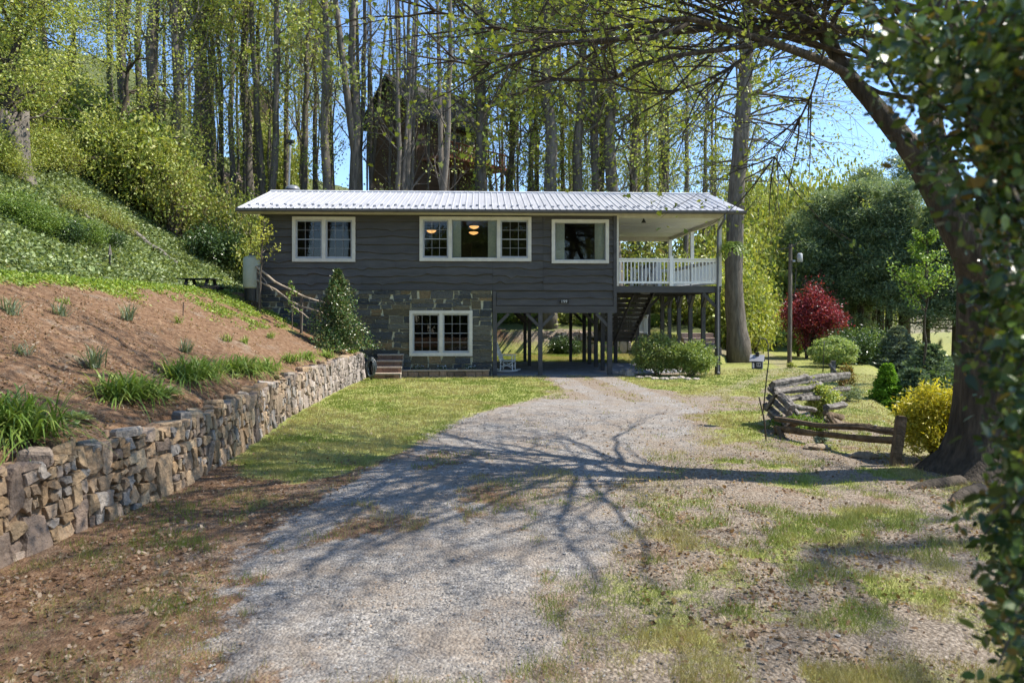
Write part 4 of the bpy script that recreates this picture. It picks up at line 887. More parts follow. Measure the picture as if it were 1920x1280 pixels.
for i, (px, py, r) in enumerate([(1166,702,.17),(1180,705,.2),(1200,709,.13),(1215,708,.12),(1228,711,.13),(1246,712,.16),(1262,711,.15),(1276,710,.17),(1290,712,.14),(1306,712,.12)]):
    c = hit(px,py); rock(c+(0,0,r*.2), (r,r*.7,r*(.9 if i<2 else .38)), 320+i, np.array((.42,.37,.32))*R(i).uniform(.7,1.2), label=f'{ords[i]} stone from the left in the edging row before the porch shrubs', group='edging stones before the porch shrubs')
# red maple, round shrub, conifers
def conifer(name, c, h, r, n, L, cols, label, seed, mat=NEEDLE, tiers=12, cat='tree', lumpy=.25, asp=.35, expo=.9, droop=-.1):
    t = thing(name, label, cat, tuple(c)); rg = R(seed); mb = MB(); tw = MB(); per = n//(tiers*9)
    tw.tube([(0,0,-.1),(0,0,h*.5),(0,0,h*.98)], [h*.022,h*.014,h*.004], 7)
    for k in range(tiers):
        z = h*(.06+.9*(k/tiers)); R0 = r*(1-(k/tiers))**expo+.03*h
        for b in range(9):
            a = b*2*math.pi/9+k*.9+rg.normal()*.15; Lb = R0*rg.uniform(.8,1.12); d = np.array([math.cos(a),math.sin(a),droop+.25*(k/tiers)])
            tw.tube([(0,0,z), tuple(np.array((0,0,z))+d*Lb*.95)], [.006*h,.002*h], 4)
            s = rg.random(per)**.6; q = np.array([-math.sin(a),math.cos(a),0]); P = np.array((0,0,z))+d*(s*Lb)[:,None]+q*(rg.normal(size=per)*.26*Lb*(.25+.75*s)*(1.15-s*.6))[:,None]+rg.normal(size=(per,3))*np.array([.03,.03,.035])*h*lumpy
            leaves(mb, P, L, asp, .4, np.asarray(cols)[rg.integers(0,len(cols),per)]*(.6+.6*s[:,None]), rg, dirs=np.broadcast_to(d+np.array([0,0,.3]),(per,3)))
    mb.build('crown', mat, t); tw.build('trunk', BARK, t); return t
c = hit(1500,672); rg = R(330); t = thing('red_maple_tree', 'small japanese maple with a dome of dark red leaves beside the lawn', 'tree', tuple(c)); mb = MB()
P, Q = blobpts(rg, (.75,.2,2.0), (1.42,1.3,1.45), 13000, 70, .17, .35, -.95); RED = [(.28,.035,.055),(.40,.055,.08),(.09,.012,.022),(.30,.06,.05),(.20,.035,.06),(.13,.03,.03)]
leaves(mb, P, .12, .55, .9, RED, rg); mb.build('crown', leafmat('red_leaf', .4, .3), t)
mb = MB(); 
for i in range(26): q = Q[i]; s = np.linspace(0,1,6)[:,None]; b0 = np.array([.3,0,0]); md = np.array([.5,.1,1.0])+rg.normal(size=3)*.15; mb.tube((1-s)**2*b0+2*s*(1-s)*md+s*s*q, np.linspace(.06,.008,6), 6)
mb.build('trunk', BARKD, t)
c = hit(1562,688); bush('globe_shrub', c, (.92,.85,.62), 15000, .08, [(.28,.38,.12),(.36,.44,.17),(.2,.3,.08),(.42,.48,.22)], 'round pale green globe shrub in front of the red maple', 'shrub', 340, clumps=240, csz=.07, bias=.8, shell=.8)
c = hit(1470,684); bush('lime_shrub', hit(1497,668), (.5,.4,.75), 3000, .09, MG*1.3, 'green and reddish shrub under the left side of the red maple', 'shrub', 341)
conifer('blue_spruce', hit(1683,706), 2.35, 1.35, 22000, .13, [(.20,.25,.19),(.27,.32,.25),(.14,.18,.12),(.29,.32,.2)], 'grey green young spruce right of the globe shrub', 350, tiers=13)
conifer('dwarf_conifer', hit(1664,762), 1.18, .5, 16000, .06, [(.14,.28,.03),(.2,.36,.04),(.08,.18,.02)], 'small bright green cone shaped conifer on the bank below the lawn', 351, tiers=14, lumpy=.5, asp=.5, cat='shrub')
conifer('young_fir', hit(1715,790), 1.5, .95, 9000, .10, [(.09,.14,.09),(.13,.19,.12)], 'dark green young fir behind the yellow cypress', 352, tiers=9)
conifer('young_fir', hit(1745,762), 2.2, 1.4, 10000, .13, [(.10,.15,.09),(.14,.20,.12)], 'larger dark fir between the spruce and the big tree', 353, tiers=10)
c = hit(1757,862); bush('golden_cypress', c, (.56,.48,.52), 15000, .075, [(.60,.53,.05),(.70,.62,.09),(.50,.47,.05),(.34,.35,.04)], 'bright yellow feathery cypress between the fence post and the big tree', 'shrub', 354, clumps=70, csz=.15, asp=.3, bias=.1, shell=.4)
bpy.data.objects['golden_cypress'].scale = (1,1,1.08)
c = hit(1538,785); bush('variegated_shrub', c, (.36,.3,.38), 3500, .07, [(.36,.42,.10),(.46,.48,.18),(.24,.32,.06)], 'yellow green variegated shrub inside the zigzag log fence', 'shrub', 355, clumps=40)
c = hit(1500,808); bush('low_perennial', c, (.55,.3,.14), 2500, .06, MG*1.3, 'low green perennials at the foot of the zigzag log pile', 'plant', 356, clumps=40, stems=4)
bush('low_perennial', hit(1590,752), (.4,.3,.22), 1800, .06, [(.2,.26,.15),(.26,.3,.18)], 'grey green perennials at the right end of the zigzag fence', 'plant', 357, clumps=40, stems=4)
bush('rusty_shrub', hit(1585,742), (.22,.2,.45), 1500, .06, [(.22,.13,.04),(.16,.2,.05),(.3,.2,.06)], 'small bronze green shrub at the end of the top log', 'shrub', 358, clumps=30)
bush('low_perennial', hit(1540,835), (.12,.1,.08), 300, .05, [(.25,.32,.28)], 'small blue green rosette below the middle rail', 'plant', 359, clumps=12, stems=2)
bush('low_perennial', hit(1482,690), (.2,.2,.12), 500, .07, YG*.9, 'light green seedlings at the base of the utility pole', 'plant', 360, clumps=12, stems=2)
# ---------------- zigzag rail fence ----------------
fence = thing('zigzag_rail_fence', 'weathered grey zigzag fence of stacked split logs with a brown end post', 'fence', tuple(hit(1450,835)))
FL = np.array(fence.location)
def log(pts, r, mat, seed, name='rail', parent=fence, k=9):
    P = np.array([PT(*p) for p in pts]); rg = R(seed); n = 14; s = np.linspace(0,1,len(P)); q = np.linspace(0,1,n); C = np.stack([np.interp(q,s,P[:,i]) for i in range(3)],1)
    L = np.linalg.norm(P[-1]-P[0]); C += (np.stack([fbm(q*3+seed,q*0,seed+i,3) for i in range(3)],1)-.5)*.055*min(1,L/1.5)
    rr = r*.74*(1+.25*(fbm(q*5,q*0,seed+7,3)-.5)*2); mb = MB(); mb.tube(C-FL, rr, 12, 0); V = mb.V[0].reshape(n,12,3); rid = rg.normal(size=12)*.16; tw = (fbm(q[:,None]*4+np.arange(12)[None]*3.1,np.zeros((n,12)),seed+2,2)-.5)*.25; V = (C-FL)[:,None,:]+(V-(C-FL)[:,None,:])*(1+rid[None,:]+tw)[:,:,None]; mb.V[0] = V.reshape(-1,3); return mb.build(name, mat, parent)
logs = [ # grey pile (px, py, distance)
 ([(1448,722,15.2),(1512,707,16.2)],.105,0),([(1508,712,16.3),(1590,703,17.6)],.115,0),([(1458,736,15.2),(1540,722,16.4)],.085,0),([(1470,748,15.3),(1590,728,17.2)],.075,0),
 ([(1445,700+30,15.5),(1482,758,14.2)],.08,0),([(1448,727,15.6),(1485,765,14.0)],.085,0),([(1442,745,15.4),(1478,775,14.3)],.09,0),([(1436,760,15.5),(1470,790,14.4)],.085,0),([(1444,778,15.4),(1480,800,14.0)],.085,0),
 ([(1480,758,14.5),(1528,768,15.6)],.075,0),([(1495,780,14.6),(1475,742,14.9)],.07,0),([(1436,768,15.2),(1456,735,14.8)],.06,0),([(1500,748,15.4),(1578,742,16.8)],.06,0),
 ([(1549,763,14.8),(1584,759,15.4)],.095,0),([(1554,778,14.6),(1572,800,14.2)],.08,1),([(1545,774,14.8),(1580,782,15.0)],.07,1),([(1548,790,14.5),(1576,796,15.0)],.06,1),
 ([(1452,783,14.0),(1540,797,13.0),(1620,800,12.0),(1682,812,11.3)],.062,1),([(1452,802,14.0),(1560,815,12.6),(1682,827,11.3)],.07,1),([(1458,820,13.8),(1540,842,12.6),(1585,862,11.9)],.05,1),
 ([(1560,862,12.2),(1620,868,11.8),(1690,876,11.3)],.055,1),([(1460,800,13.9),(1475,842,13.4)],.07,1),([(1453,838,13.5),(1480,832,13.9)],.075,1),([(1450,812,14.2),(1500,790,13.6)],.06,1)]
for i, (p, r, m) in enumerate(logs): log(p, r, GREYWOOD if m == 0 else BROWNWOOD, 400+i)
b = hit(1676,874); mb = MB(); tp = PT(1690,781,b[1]+.05); mb.bar(b-(0,0,.1)-FL, tp-FL, .125, .11); mb.bar(tp-FL-(0,0,.02), tp-FL+(.004,0,.012), .10,.09); mb.build('post', BROWNWOOD, fence)
mb = MB(); b2 = hit(1562,715); mb.bar(b2-FL-(0,0,.1), PT(1562,676,b2[1])-FL, .13,.13); mb.build('post', GREYWOOD, fence)
log([(1555,682,b2[1]-.3),(1578,712,b2[1]-.5)], .06, GREYWOOD, 440)
for i,(px,py) in enumerate(((1530,842),(1620,858))): c = hit(px,py); rock(c+(0,0,.03), (.2,.13,.06), 450+i, (.30,.24,.17), label=['flat stone lying under the left part of the brown rails','flat stone lying under the right part of the brown rails'][i], group='flat stones under the rails')
# iron rods, birdhouse, stakes
def rod(name, pts, r, label, cat, mat=IRON, group=None):
    P = np.array([PT(*p) for p in pts]); P[0,2] -= .1; mb = MB(); mb.tube(P, r, 6); return tag(mb.build(name, mat, loc=P[0], smooth=True), label, cat, group)
hk = rod('shepherd_hook', [(1431,762,15.3),(1436,720,15.3),(1441,680,15.3),(1440,645,15.3),(1436,636,15.3),(1430,634,15.3),(1424,637,15.3),(1421,645,15.3)], .012, 'thin black shepherd hook standing behind the log pile', 'garden hook')
c = PT(1420,691,15.3); bh = thing('birdhouse', 'dark grey hanging birdhouse with pale roof, chimney and a tiny window', 'birdhouse', tuple(c), rad(-25))
mb = MB(); mb.box((-.10,-.09,.0),(.10,.09,.175)); mb.add([(-.10,-.09,.175),(-.10,.09,.175),(-.10,0,.26),(.10,-.09,.175),(.10,.09,.175),(.10,0,.26)], [(0,2,1),(3,4,5)]); mb.build('wall', M('slate_blue', (.035,.04,.05), (.05,.055,.065)), bh)
mb = MB()
for s in (1,-1): mb.add([(-.14,s*.125,.15),(.14,s*.125,.15),(.14,0,.275),(-.14,0,.275),(-.14,s*.125,.162),(.14,s*.125,.162),(.14,0,.29),(-.14,0,.29)], [(0,1,2,3),(4,5,6,7),(0,1,5,4),(1,2,6,5),(3,0,4,7)])
rf = mb.build('roof', M('pale_roof', (.28,.29,.32), (.4,.4,.43)), bh); mb = MB(); mb.box((-.035,-.035,.23),(.035,.035,.335)); mb.build('chimney', IRON, rf)
mb = MB(); frame_rect(mb, -.0,.075,.05,.13,.009,-.098,-.09); mb.box((.0335,-.098,.059),(.0415,-.09,.121)); mb.box((-.082,-.096,.02),(-.05,-.09,.12)); mb.build('window', WHITE, bh)
mb = MB(); mb.tube([(0,0,.28),(0,0,.58)], .003, 4); mb.build('wire', IRON, bh)
rod('garden_rod', [(1542,708,17.5),(1545,655,17.5),(1545,640,17.5)], .01, 'thin straight dark rod standing behind the top log', 'rod')
rod('crooked_stick', [(1437,826,13.4),(1434,795,13.4),(1430,772,13.4),(1423,744,13.4)], .014, 'thin crooked bare stick standing left of the log pile', 'stick', BARKD)
b = hit(343,592); mb = MB(); mb.tube([b-(0,0,.1), b+(.01,0,.35)], .012, 6); tag(mb.build('metal_stake', IRON, loc=b), 'short thin dark stake on the bare bank', 'stake')
b = hit(206,500); mb = MB(); mb.tube([b-(0,0,.1), b+(.0,0,.4)], .03, 7); mb.tube([b+(0,0,.4), b+(.0,0,.75)], [.07,.01], 6, 1, (1,1,1)); tag(mb.build('finial_stake', [IRON,GREYWOOD], loc=b), 'small grey pointed stake standing in the ivy bank', 'stake')
# utility pole
b = hit(1480,682,30,60); pole = thing('utility_pole', 'tall brown wooden utility pole with a grey transformer beside the red maple', 'utility pole', tuple(b)); hz = (CY-458)/F*b[1]+H-b[2]
mb = MB(); mb.tube([(0,0,-.2),(.03,0,hz*.5),(.05,0,hz)], [.10,.09,.075], 10); mb.build('pole', BARK, pole)
mb = MB(); a = np.linspace(0,2*math.pi,14,endpoint=False); V = np.concatenate([np.stack([.42+r_*np.cos(a), -.1+r_*np.sin(a), np.full(14,h_)],1) for r_,h_ in ((.10,hz-.78),(.12,hz-.76),(.12,hz-.44),(.07,hz-.4))]); mb.add(V, [(q*14+i,q*14+(i+1)%14,q*14+14+(i+1)%14,q*14+14+i) for q in range(3) for i in range(14)]+[tuple(range(14)),tuple(range(42,56))]); mb.box((.1,-.14,hz-.8),(.22,-.06,hz-.7)); mb.build('transformer', M('pale_steel', (.30,.31,.33), (.38,.39,.4), rough=.4), pole, True)
mb = MB(); mb.tube([(.3,-.1,hz-.36),(.2,-.1,hz-.1),(-.5,-.05,hz-.25)], .02, 5); mb.tube([(.05,0,hz-.1),(.55,0,hz+.12)], .02, 5); mb.tube([(.3,0,hz-1.05),(.25,0,hz-2.0),(.12,0,hz-2.4)], .02, 5); mb.build('cable', IRON, pole)
# lamp post behind the house
D = 38.; b = PT(538,0,D); zb = gz(b[0],D); lp = thing('lamp_post', 'thin grey metal pole with a dark lamp head behind the left end of the roof', 'lamp post', (b[0],D,zb)); zt = H+(CY-268)/F*D-zb
mb = MB(); mb.tube([(0,0,-.2),(.05,0,zt*.5),(.18,0,zt)], .05, 8); mb.build('pole', M('pale_pole', (.4,.4,.42), (.5,.5,.5)), lp); mb = MB(); mb.box((.0,-.15,zt),(.32,.15,zt+.13)); mb.tube([(.17,0,zt-.12),(.17,0,zt)],.07,8); mb.build('lamp_head', IRON, lp)
# tank, picnic table, log handrail
c = np.array(HP(UL-.22,-.40,0)); c[2] = ZZ(475,548,-.3); tk = thing('storage_tank', 'upright pale green cylindrical tank against the left end of the house', 'tank', tuple(c))
def lathe(mb, prof, k=20, m=0, c0=(0,0,0), col=None):
    a = np.linspace(0,2*math.pi,k,endpoint=False); V = np.concatenate([np.stack([c0[0]+r_*np.cos(a), c0[1]+r_*np.sin(a), np.full(k,c0[2]+h_)],1) for r_,h_ in prof]); n = len(prof)
    mb.add(V, [(q*k+i,q*k+(i+1)%k,q*k+k+(i+1)%k,q*k+k+i) for q in range(n-1) for i in range(k)]+[tuple(range(k))[::-1],tuple(range((n-1)*k,n*k))], m, col)
mb = MB(); lathe(mb, [(.26,.14),(.29,.2),(.29,1.15),(.25,1.23),(.12,1.28)]); mb.build('cylinder', M('sage_paint', (.33,.36,.29), (.42,.45,.37), 3, .5, c3=(.38,.4,.32)), tk, True)
mb = MB(); lathe(mb, [(.24,-.3),(.25,.13),(.2,.15)]); mb.build('base_ring', BLACKP, tk); mb = MB(); lathe(mb, [(.1,1.26),(.1,1.36),(.04,1.4)]); mb.build('valve_cap', GUTTER, tk)
D = 25.5; x = (385-CX)/F*D; zt = H+(CY-519)/F*D; zg = gz(x,D); pt = thing('picnic_table', 'black picnic table half hidden behind the grassy crest of the bank', 'picnic table', (x-.05,D,zt-.78), rad(-8))
mb = MB(); 
for y in np.linspace(-.36,.36,5): mb.box((-.75,y-.08,.69),(.42,y+.08,.72))
mb.build('table_top', BLACKP, pt)
for s in (-1,1):
    mb = MB(); mb.box((-.7,s*.75-.13,.42),(.9 if s<0 else .4,s*.75+.13,.46)); mb.build('bench_seat', BLACKP, pt)
for xx in (-.5,.25):
    mb = MB(); mb.bar((xx,-.2,.69),(xx,-.6,-.1),.1,.05); mb.bar((xx,.2,.69),(xx,.6,-.1),.1,.05); mb.bar((xx,-.8,.40),(xx,.8,.40),.05,.1); mb.build('leg', BLACKP, pt)
c = hit(565,617); hd = thing('log_handrail', 'rustic handrail of two long bare branches beside the left front corner of the house', 'handrail', tuple(c)); HC = np.array(c)
PALEW = M('pale_branch', (.26,.2,.14), (.46,.38,.29), 6, .9, .5, 18)
for i,(p,r) in enumerate((([(480,500,26),(520,530,25.8),(570,556,25.4),(640,577,25)],.035),([(482,525,26),(520,545,25.8),(548,568,25.5),(600,585,25.2),(640,600,25)],.03),([(480,505,26.1),(512,545,25.7)],.02),([(548,572,25.4),(585,602,24.9)],.02))):
    P = np.array([PT(*q) for q in p]); q = np.linspace(0,1,14); s = np.linspace(0,1,len(P)); C = np.stack([np.interp(q,s,P[:,k]) for k in range(3)],1)+R(i).normal(size=(14,3))*.012; mb = MB(); mb.tube(C-HC, np.linspace(r*1.15,r*.7,14), 7, rough=.1); mb.build('rail', PALEW, hd)
for px,p0,p1,D in ((565,622,556,25.4),(483,562,498,26.1),(472,566,535,26.2)): mb = MB(); mb.tube([PT(px,p0+4,D)-HC,PT(px+1,p1,D)-HC], .05, 7, rough=.1); mb.build('post', BARK, hd)
# young yellow-leaved tree at the house corner
def sapling(name, base, h, lean, seed, n, L, cols, label, spread=.6, r=.035, group=None, start=.45, nb=16, trunkmat=None, ratio=.9):
    rg = R(seed); t = thing(name, label, 'tree', tuple(base), 0, group); mb = MB(); lm = MB(); k = 12; s = np.linspace(0,1,k)
    C = np.stack([lean[0]*s**1.3*h, lean[1]*s**1.3*h, s*h],1)+rg.normal(size=(k,3))*.012*h*np.array([1,1,0])*s[:,None]; C[0,2] -= .15; mb.tube(C, r*(1-.8*s), 7)
    for i in range(nb):
        u = start+(1-start)*rg.random(); p = np.array([np.interp(u,s,C[:,j]) for j in range(3)]); a = rg.uniform(0,6.28); Lb = spread*h*.5*(1.15-u)*rg.uniform(.6,1.3); d = np.array([math.cos(a),math.sin(a),ratio]); d /= np.linalg.norm(d)
        Q = p+d*np.linspace(0,Lb,5)[:,None]+np.cumsum(rg.normal(size=(5,3))*.03*Lb,0); mb.tube(Q, np.linspace(r*.35,r*.08,5), 4)
        m = max(1,n//nb); tt = rg.uniform(.3,1.05,m); P = p+d*(tt*Lb)[:,None]+rg.normal(size=(m,3))*.09*Lb; leaves(lm, P, L, .6, .8, cols, rg)
    mb.build('trunk', trunkmat or TWIG, t); lm.build('crown', LEAF, t); return t
b = np.array(PT(486,566,25.8)); b[2] = gz(b[0],b[1]); sapling('young_tree', b, 3.15, (.06,0), 501, 520, .09, [(.40,.42,.06),(.34,.36,.05),(.45,.45,.10)], 'slender young tree with sparse yellow green leaves at the left end of the eaves', spread=.75, r=.04, start=.5, nb=26)
b = np.array(PT(548,612,25.0)); b[2] = gz(b[0],b[1]); sapling('young_tree', b, 1.7, (.0,0), 502, 160, .08, MG*1.6, 'small leafy seedling tree between the handrail posts', r=.02, start=.2)
# ---------------- big tree by the drive ----------------
def curve(P, n):
    P = np.asarray(P, float); m = len(P); s = np.linspace(0,m-1,n); out = np.zeros((n,3))
    for k, t in enumerate(s):
        i = min(int(t), m-2); u = t-i; p0 = P[max(i-1,0)]; p1 = P[i]; p2 = P[i+1]; p3 = P[min(i+2,m-1)]
        out[k] = .5*((2*p1)+(-p0+p2)*u+(2*p0-5*p1+4*p2-p3)*u*u+(-p0+3*p1-3*p2+p3)*u**3)
    return out
def grow(mb, tips, rg, p, d, L, r, depth, up=.12, curl=.25, split=(2,4), k=5, leafr=.02):
    n = max(4, int(L/.35)+2); C = [np.array(p, float)]; d = np.array(d, float); d /= np.linalg.norm(d)
    for i in range(n-1): d = d+rg.normal(size=3)*curl*.35+np.array([0,0,up*.3]); d /= np.linalg.norm(d); C.append(C[-1]+d*L/(n-1))
    C = np.array(C); rr = np.linspace(r, r*.45, n); mb.tube(C, rr, k, cap=False)
    if depth == 0: tips.append(C[n//2:]); return
    for c in range(rg.integers(*split)+1):
        i = rg.integers(max(1,n//3), n); dd = (C[i]-C[i-1]); dd /= np.linalg.norm(dd); q = rg.normal(size=3); q -= dd*q.dot(dd); q /= np.linalg.norm(q)
        nd = dd+q*rg.uniform(.5,1.0); grow(mb, tips, rg, C[i], nd, L*rg.uniform(.5,.75), rr[i]*rg.uniform(.5,.7), depth-1, up, curl, split, max(3,k-1))
    grow(mb, tips, rg, C[-1], d, L*.7, rr[-1]*.85, depth-1, up, curl, split, max(3,k-1))
base = hit(1842,888); bt = thing('large_shade_tree', 'large dark leaning tree with spreading limbs at the right edge of the drive', 'tree', tuple(base)); B = np.array(base)
mb = MB(); rg = R(601); tips = []; D0 = base[1]
def TP(px, py, D=None): return PT(px, py, D or D0)-B
def limb(pts, r0, r1, n=22, k=12, rough=.05):
    RR = np.interp(np.linspace(0,1,n),[0,.12,.27,.36,.5,.65,1],[.30,.26,.175,.13,.10,.075,.025]) if r0 is None else r0+(r1-r0)*np.linspace(0,1,n)
    P = curve([TP(*p) if len(p) in (2,3) else p for p in pts], n); mb.tube(P, RR, k, rough=rough, rg=rg); return P
# flared trunk base
ang = np.linspace(0,2*math.pi,28,endpoint=False); rows = []
for z, r in ((-.35,.98),(-.05,.80),(.10,.66),(.3,.52),(.6,.45),(1.0,.41),(1.6,.385),(2.2,.37),(2.9,.355)):
    fl = np.exp(-z*2.4)*.42 if z > 0 else .42; rr = r*(1+fl*np.maximum(0,np.sin(ang*5+.6))**2-.1*fl+.035*np.sin(ang*9+z*2)); xo = .07*z-.03*z*z
    rows.append(np.stack([.06+xo*.2+rr*np.cos(ang), rr*np.sin(ang), np.full(28,z)],1))
V = np.concatenate(rows); mb.add(V, [(q*28+i,q*28+(i+1)%28,q*28+28+(i+1)%28,q*28+28+i) for q in range(len(rows)-1) for i in range(28)])
L1 = limb([(1842,560),(1822,470,10.4),(1775,385,10.6),(1715,290,10.8),(1650,210,11),(1590,140,11.3),(1548,70,11.6),(1510,0,11.9),(1480,-90,12.1),(1430,-180,12.3),(1370,-300,12.4),(1330,-430,12.4)], None, None, 34)
L2 = limb([(1852,580),(1862,420,10.4),(1865,250,10.7),(1868,80,11),(1845,-100,11.4),(1870,-280,11.9),(1800,-450,12.3)], .28, .02, 26)
L3 = limb([(1850,560),(1800,400,10.8),(1752,260,11.2),(1738,120,11.8),(1730,0,12.3),(1722,-150,13),(1700,-350,13.6)], .22, .03, 26)
br = [([(1715,105,11.8),(1640,70,11.7),(1590,60,11.6),(1513,37,11.2),(1440,12,10.6),(1370,-15,9.4),(1250,-50,9.1)],.085,.028),
 ([(1610,152,11.2),(1547,116,10.8),(1490,95,10.3),(1447,80,9.9),(1410,70,9.7),(1370,57,9.5),(1310,40,9.3),(1280,36,9.2),(1225,40,9.1),(1180,48,9)],.07,.024),
 ([(1447,80,9.9),(1380,90,9.6),(1280,103,9.3),(1190,125,9.1),(1150,148,9.0),(1107,150,8.9),(1040,147,8.8)],.042,.010),
 ([(1290,44,9.25),(1230,70,9.0),(1173,73,8.9),(1100,78,8.8),(1057,82,8.7),(1000,95,8.6),(957,103,8.5),(905,123,8.4),(857,115,8.3)],.038,.008),
 ([(1415,88,9.6),(1380,120,9.6),(1330,148,9.5),(1280,166,9.4),(1235,176,9.3)],.03,.008),
 ([(1180,48,9),(1100,58,8.9),(1010,60,8.8),(950,56,8.7),(880,35,8.6),(820,22,8.5),(760,0,8.4)],.022,.006),
 ([(1600,150,11.3),(1560,60,11.3),(1580,10,10.5),(1620,-60,10.6)],.05,.02),
 ([(1545,95,10),(1520,180,10.4),(1490,240,10.7),(1448,300,11)],.018,.005)]
BR = [limb(p, a, b_, 20, 7) for p, a, b_ in br]
for P in BR:
    m = len(P)
    for q in range(16):
        i = rg.integers(4, m); d = P[i]-P[i-1]; d /= np.linalg.norm(d); s = rg.normal(size=3)*np.array([.6,.6,.7]); grow(mb, tips, rg, P[i], d+s, rg.uniform(.6,1.4), .013, 1, .05, .3, (1,3), 4)
for P, rr_ in ((L1,.042),(L2,.05),(L3,.045)):
    m = len(P)
    for q in range(20):
        i = rg.integers(int(m*(.50 if P is L1 else .42)), m); a = rg.uniform(0,6.28); grow(mb, tips, rg, P[i], (math.cos(a)*1.0-.55,math.sin(a)*.9,.35), rg.uniform(2.4,5.2), rr_*rg.uniform(.6,1.15), 3, .10, .3, (1,3), 6)
for q in range(34):      # long arching limbs spreading over the drive
    P = (L1,L1,L2,L3)[q%4]; i = rg.integers(int(len(P)*.5), len(P)-1); d = np.array([-1.,rg.uniform(-.75,.55),rg.uniform(-.05,.55)]) if q < 22 else np.array([rg.uniform(-.7,.2),-1.,rg.uniform(.0,.5)]); L = rg.uniform(3.5,6.5); n = 14; s = np.linspace(0,1,n)[:,None]
    wv = np.stack([fbm(s[:,0]*3+q*7.3,s[:,0]*0,q+j*31,3)-.5 for j in range(3)],1)*L*.22*s; C = P[i]+d*L*s+wv+np.array([0,0,-.09*L])*s**2*2; rr = np.linspace(.05,.010,n)*rg.uniform(.7,1.25); mb.tube(C, rr, 6, cap=False)
    for w_ in range(9): k = rg.integers(3,n); dd = C[k]-C[k-1]; dd /= np.linalg.norm(dd); grow(mb, tips, rg, C[k], dd+rg.normal(size=3)*np.array([.5,.6,.45]), rg.uniform(.7,1.9), rr[k]*.6, 1, .03, .3, (1,3), 4)
mb.build('trunk', BARKD, bt, True)
lm = MB(); T = np.concatenate([t[rg.integers(0,len(t),6)] for t in tips]); print('tips', len(tips)); T = T[rg.random(len(T)) < min(1, 24000/len(T))]
P = T+rg.normal(size=T.shape)*.10; leaves(lm, P, .068, .6, .8, [(.28,.34,.05),(.34,.38,.08),(.20,.27,.045)], rg, shape='maple'); lm.build('crown', LEAF, bt)
# surface roots
for i,(pts,r) in enumerate((([(1800,905),(1730,915),(1690,918)],.08),([(1840,925),(1800,935),(1780,945)],.1),([(1870,930),(1910,950),(1960,960)],.09))):
    P = [hit(*p) for p in pts]; P = np.array(P)-B+(0,0,.0); P[-1,2] -= .08; m2 = MB(); m2.tube(curve(P,8), np.linspace(r*1.4,r*.5,8), 8, rough=.08); m2.build('root', BARKD, bt, True)

# ---------------- glossy shrub close to the camera ----------------
def near_shrub():
    rg = R(650); t = thing('glossy_evergreen_shrub', 'large glossy dark leaved shrub reaching in at the right edge close to the camera', 'shrub', (2.6,2.6,gz(2.6,2.6)))
    B2 = np.array(t.location); st = MB(); lm = MB()
    tips = [] # (px,py,D) ends of leafy sprays
    outline = [(1600,0),(1585,110),(1620,170),(1610,215),(1650,260),(1730,285),(1700,320),(1640,345),(1700,400),(1770,430),(1790,520),(1800,560),(1790,640),(1830,720),(1850,800),(1880,870),(1840,935),(1780,950),(1760,1010),(1790,1060),(1820,1120),(1800,1180),(1775,1240),(1790,1290)]
    oy = [p[1] for p in outline]; ox = [p[0] for p in outline]
    ends = []
    for i in range(540):
        py = rg.uniform(-60,1290); e = np.interp(py, oy, ox); D = rg.uniform(1.6,3.7)
        if rg.random() < .20: px = e+rg.exponential(90)+30
        else: px = max(e+20, 1985-rg.exponential(120)) if rg.random() < .45 else rg.uniform(1870,2150)
        if py > 930: px += 55
        if py > 960 and rg.random() < .6: px = e+rg.uniform(70,260)
        if 330 < py < 960 and px < 1885 and rg.random() < .82: continue
        if 870 < py < 960 and px < 1900: continue
        ends.append(PT(px, py, D)-B2)
    stems = []
    for k in range(9):
        a = rg.uniform(0,6.28); P = curve([(rg.normal()*.12,rg.normal()*.12,-.1),(.15*math.cos(a)-.1,.15*math.sin(a),1.0),(.35*math.cos(a)-.25,.35*math.sin(a),2.0),(.5*math.cos(a)-.4,.5*math.sin(a),3.0),(.6*math.cos(a)-.5,.6*math.sin(a),3.7)], 12); st.tube(P, np.linspace(.035,.010,12), 6); stems.append(P)
    S = np.concatenate(stems)
    for e in ends:
        c = S[S[:,2] < e[2]+.1]; c = c if len(c) else S[:1]; p = c[np.argmin(((c-e)**2).sum(1)+.5*(c[:,2]-e[2]+.5)**2)]
        md = (p+e)/2+np.array([0,0,.10])+rg.normal(size=3)*.04; C = curve([p, md, e], 7); st.tube(C, np.linspace(.009,.0025,7), 4, cap=False)
        L = np.linalg.norm(e-md); n = int(58)
        s = rg.uniform(.25,1.0,n); Pt = md+(e-md)*s[:,None]+rg.normal(size=(n,3))*.045; dr = (e-md)/L+rg.normal(size=(n,3))*.7
        leaves(lm, Pt, rg.uniform(.024,.05,n), .55, .4, np.concatenate([DG*1.2,DG*1.5,MG*1.1,[(.22,.17,.04)]]), rg, shape='oval', dirs=dr)
    st.build('stems', TWIG, t); lm.build('foliage', HOLLY, t)
near_shrub()

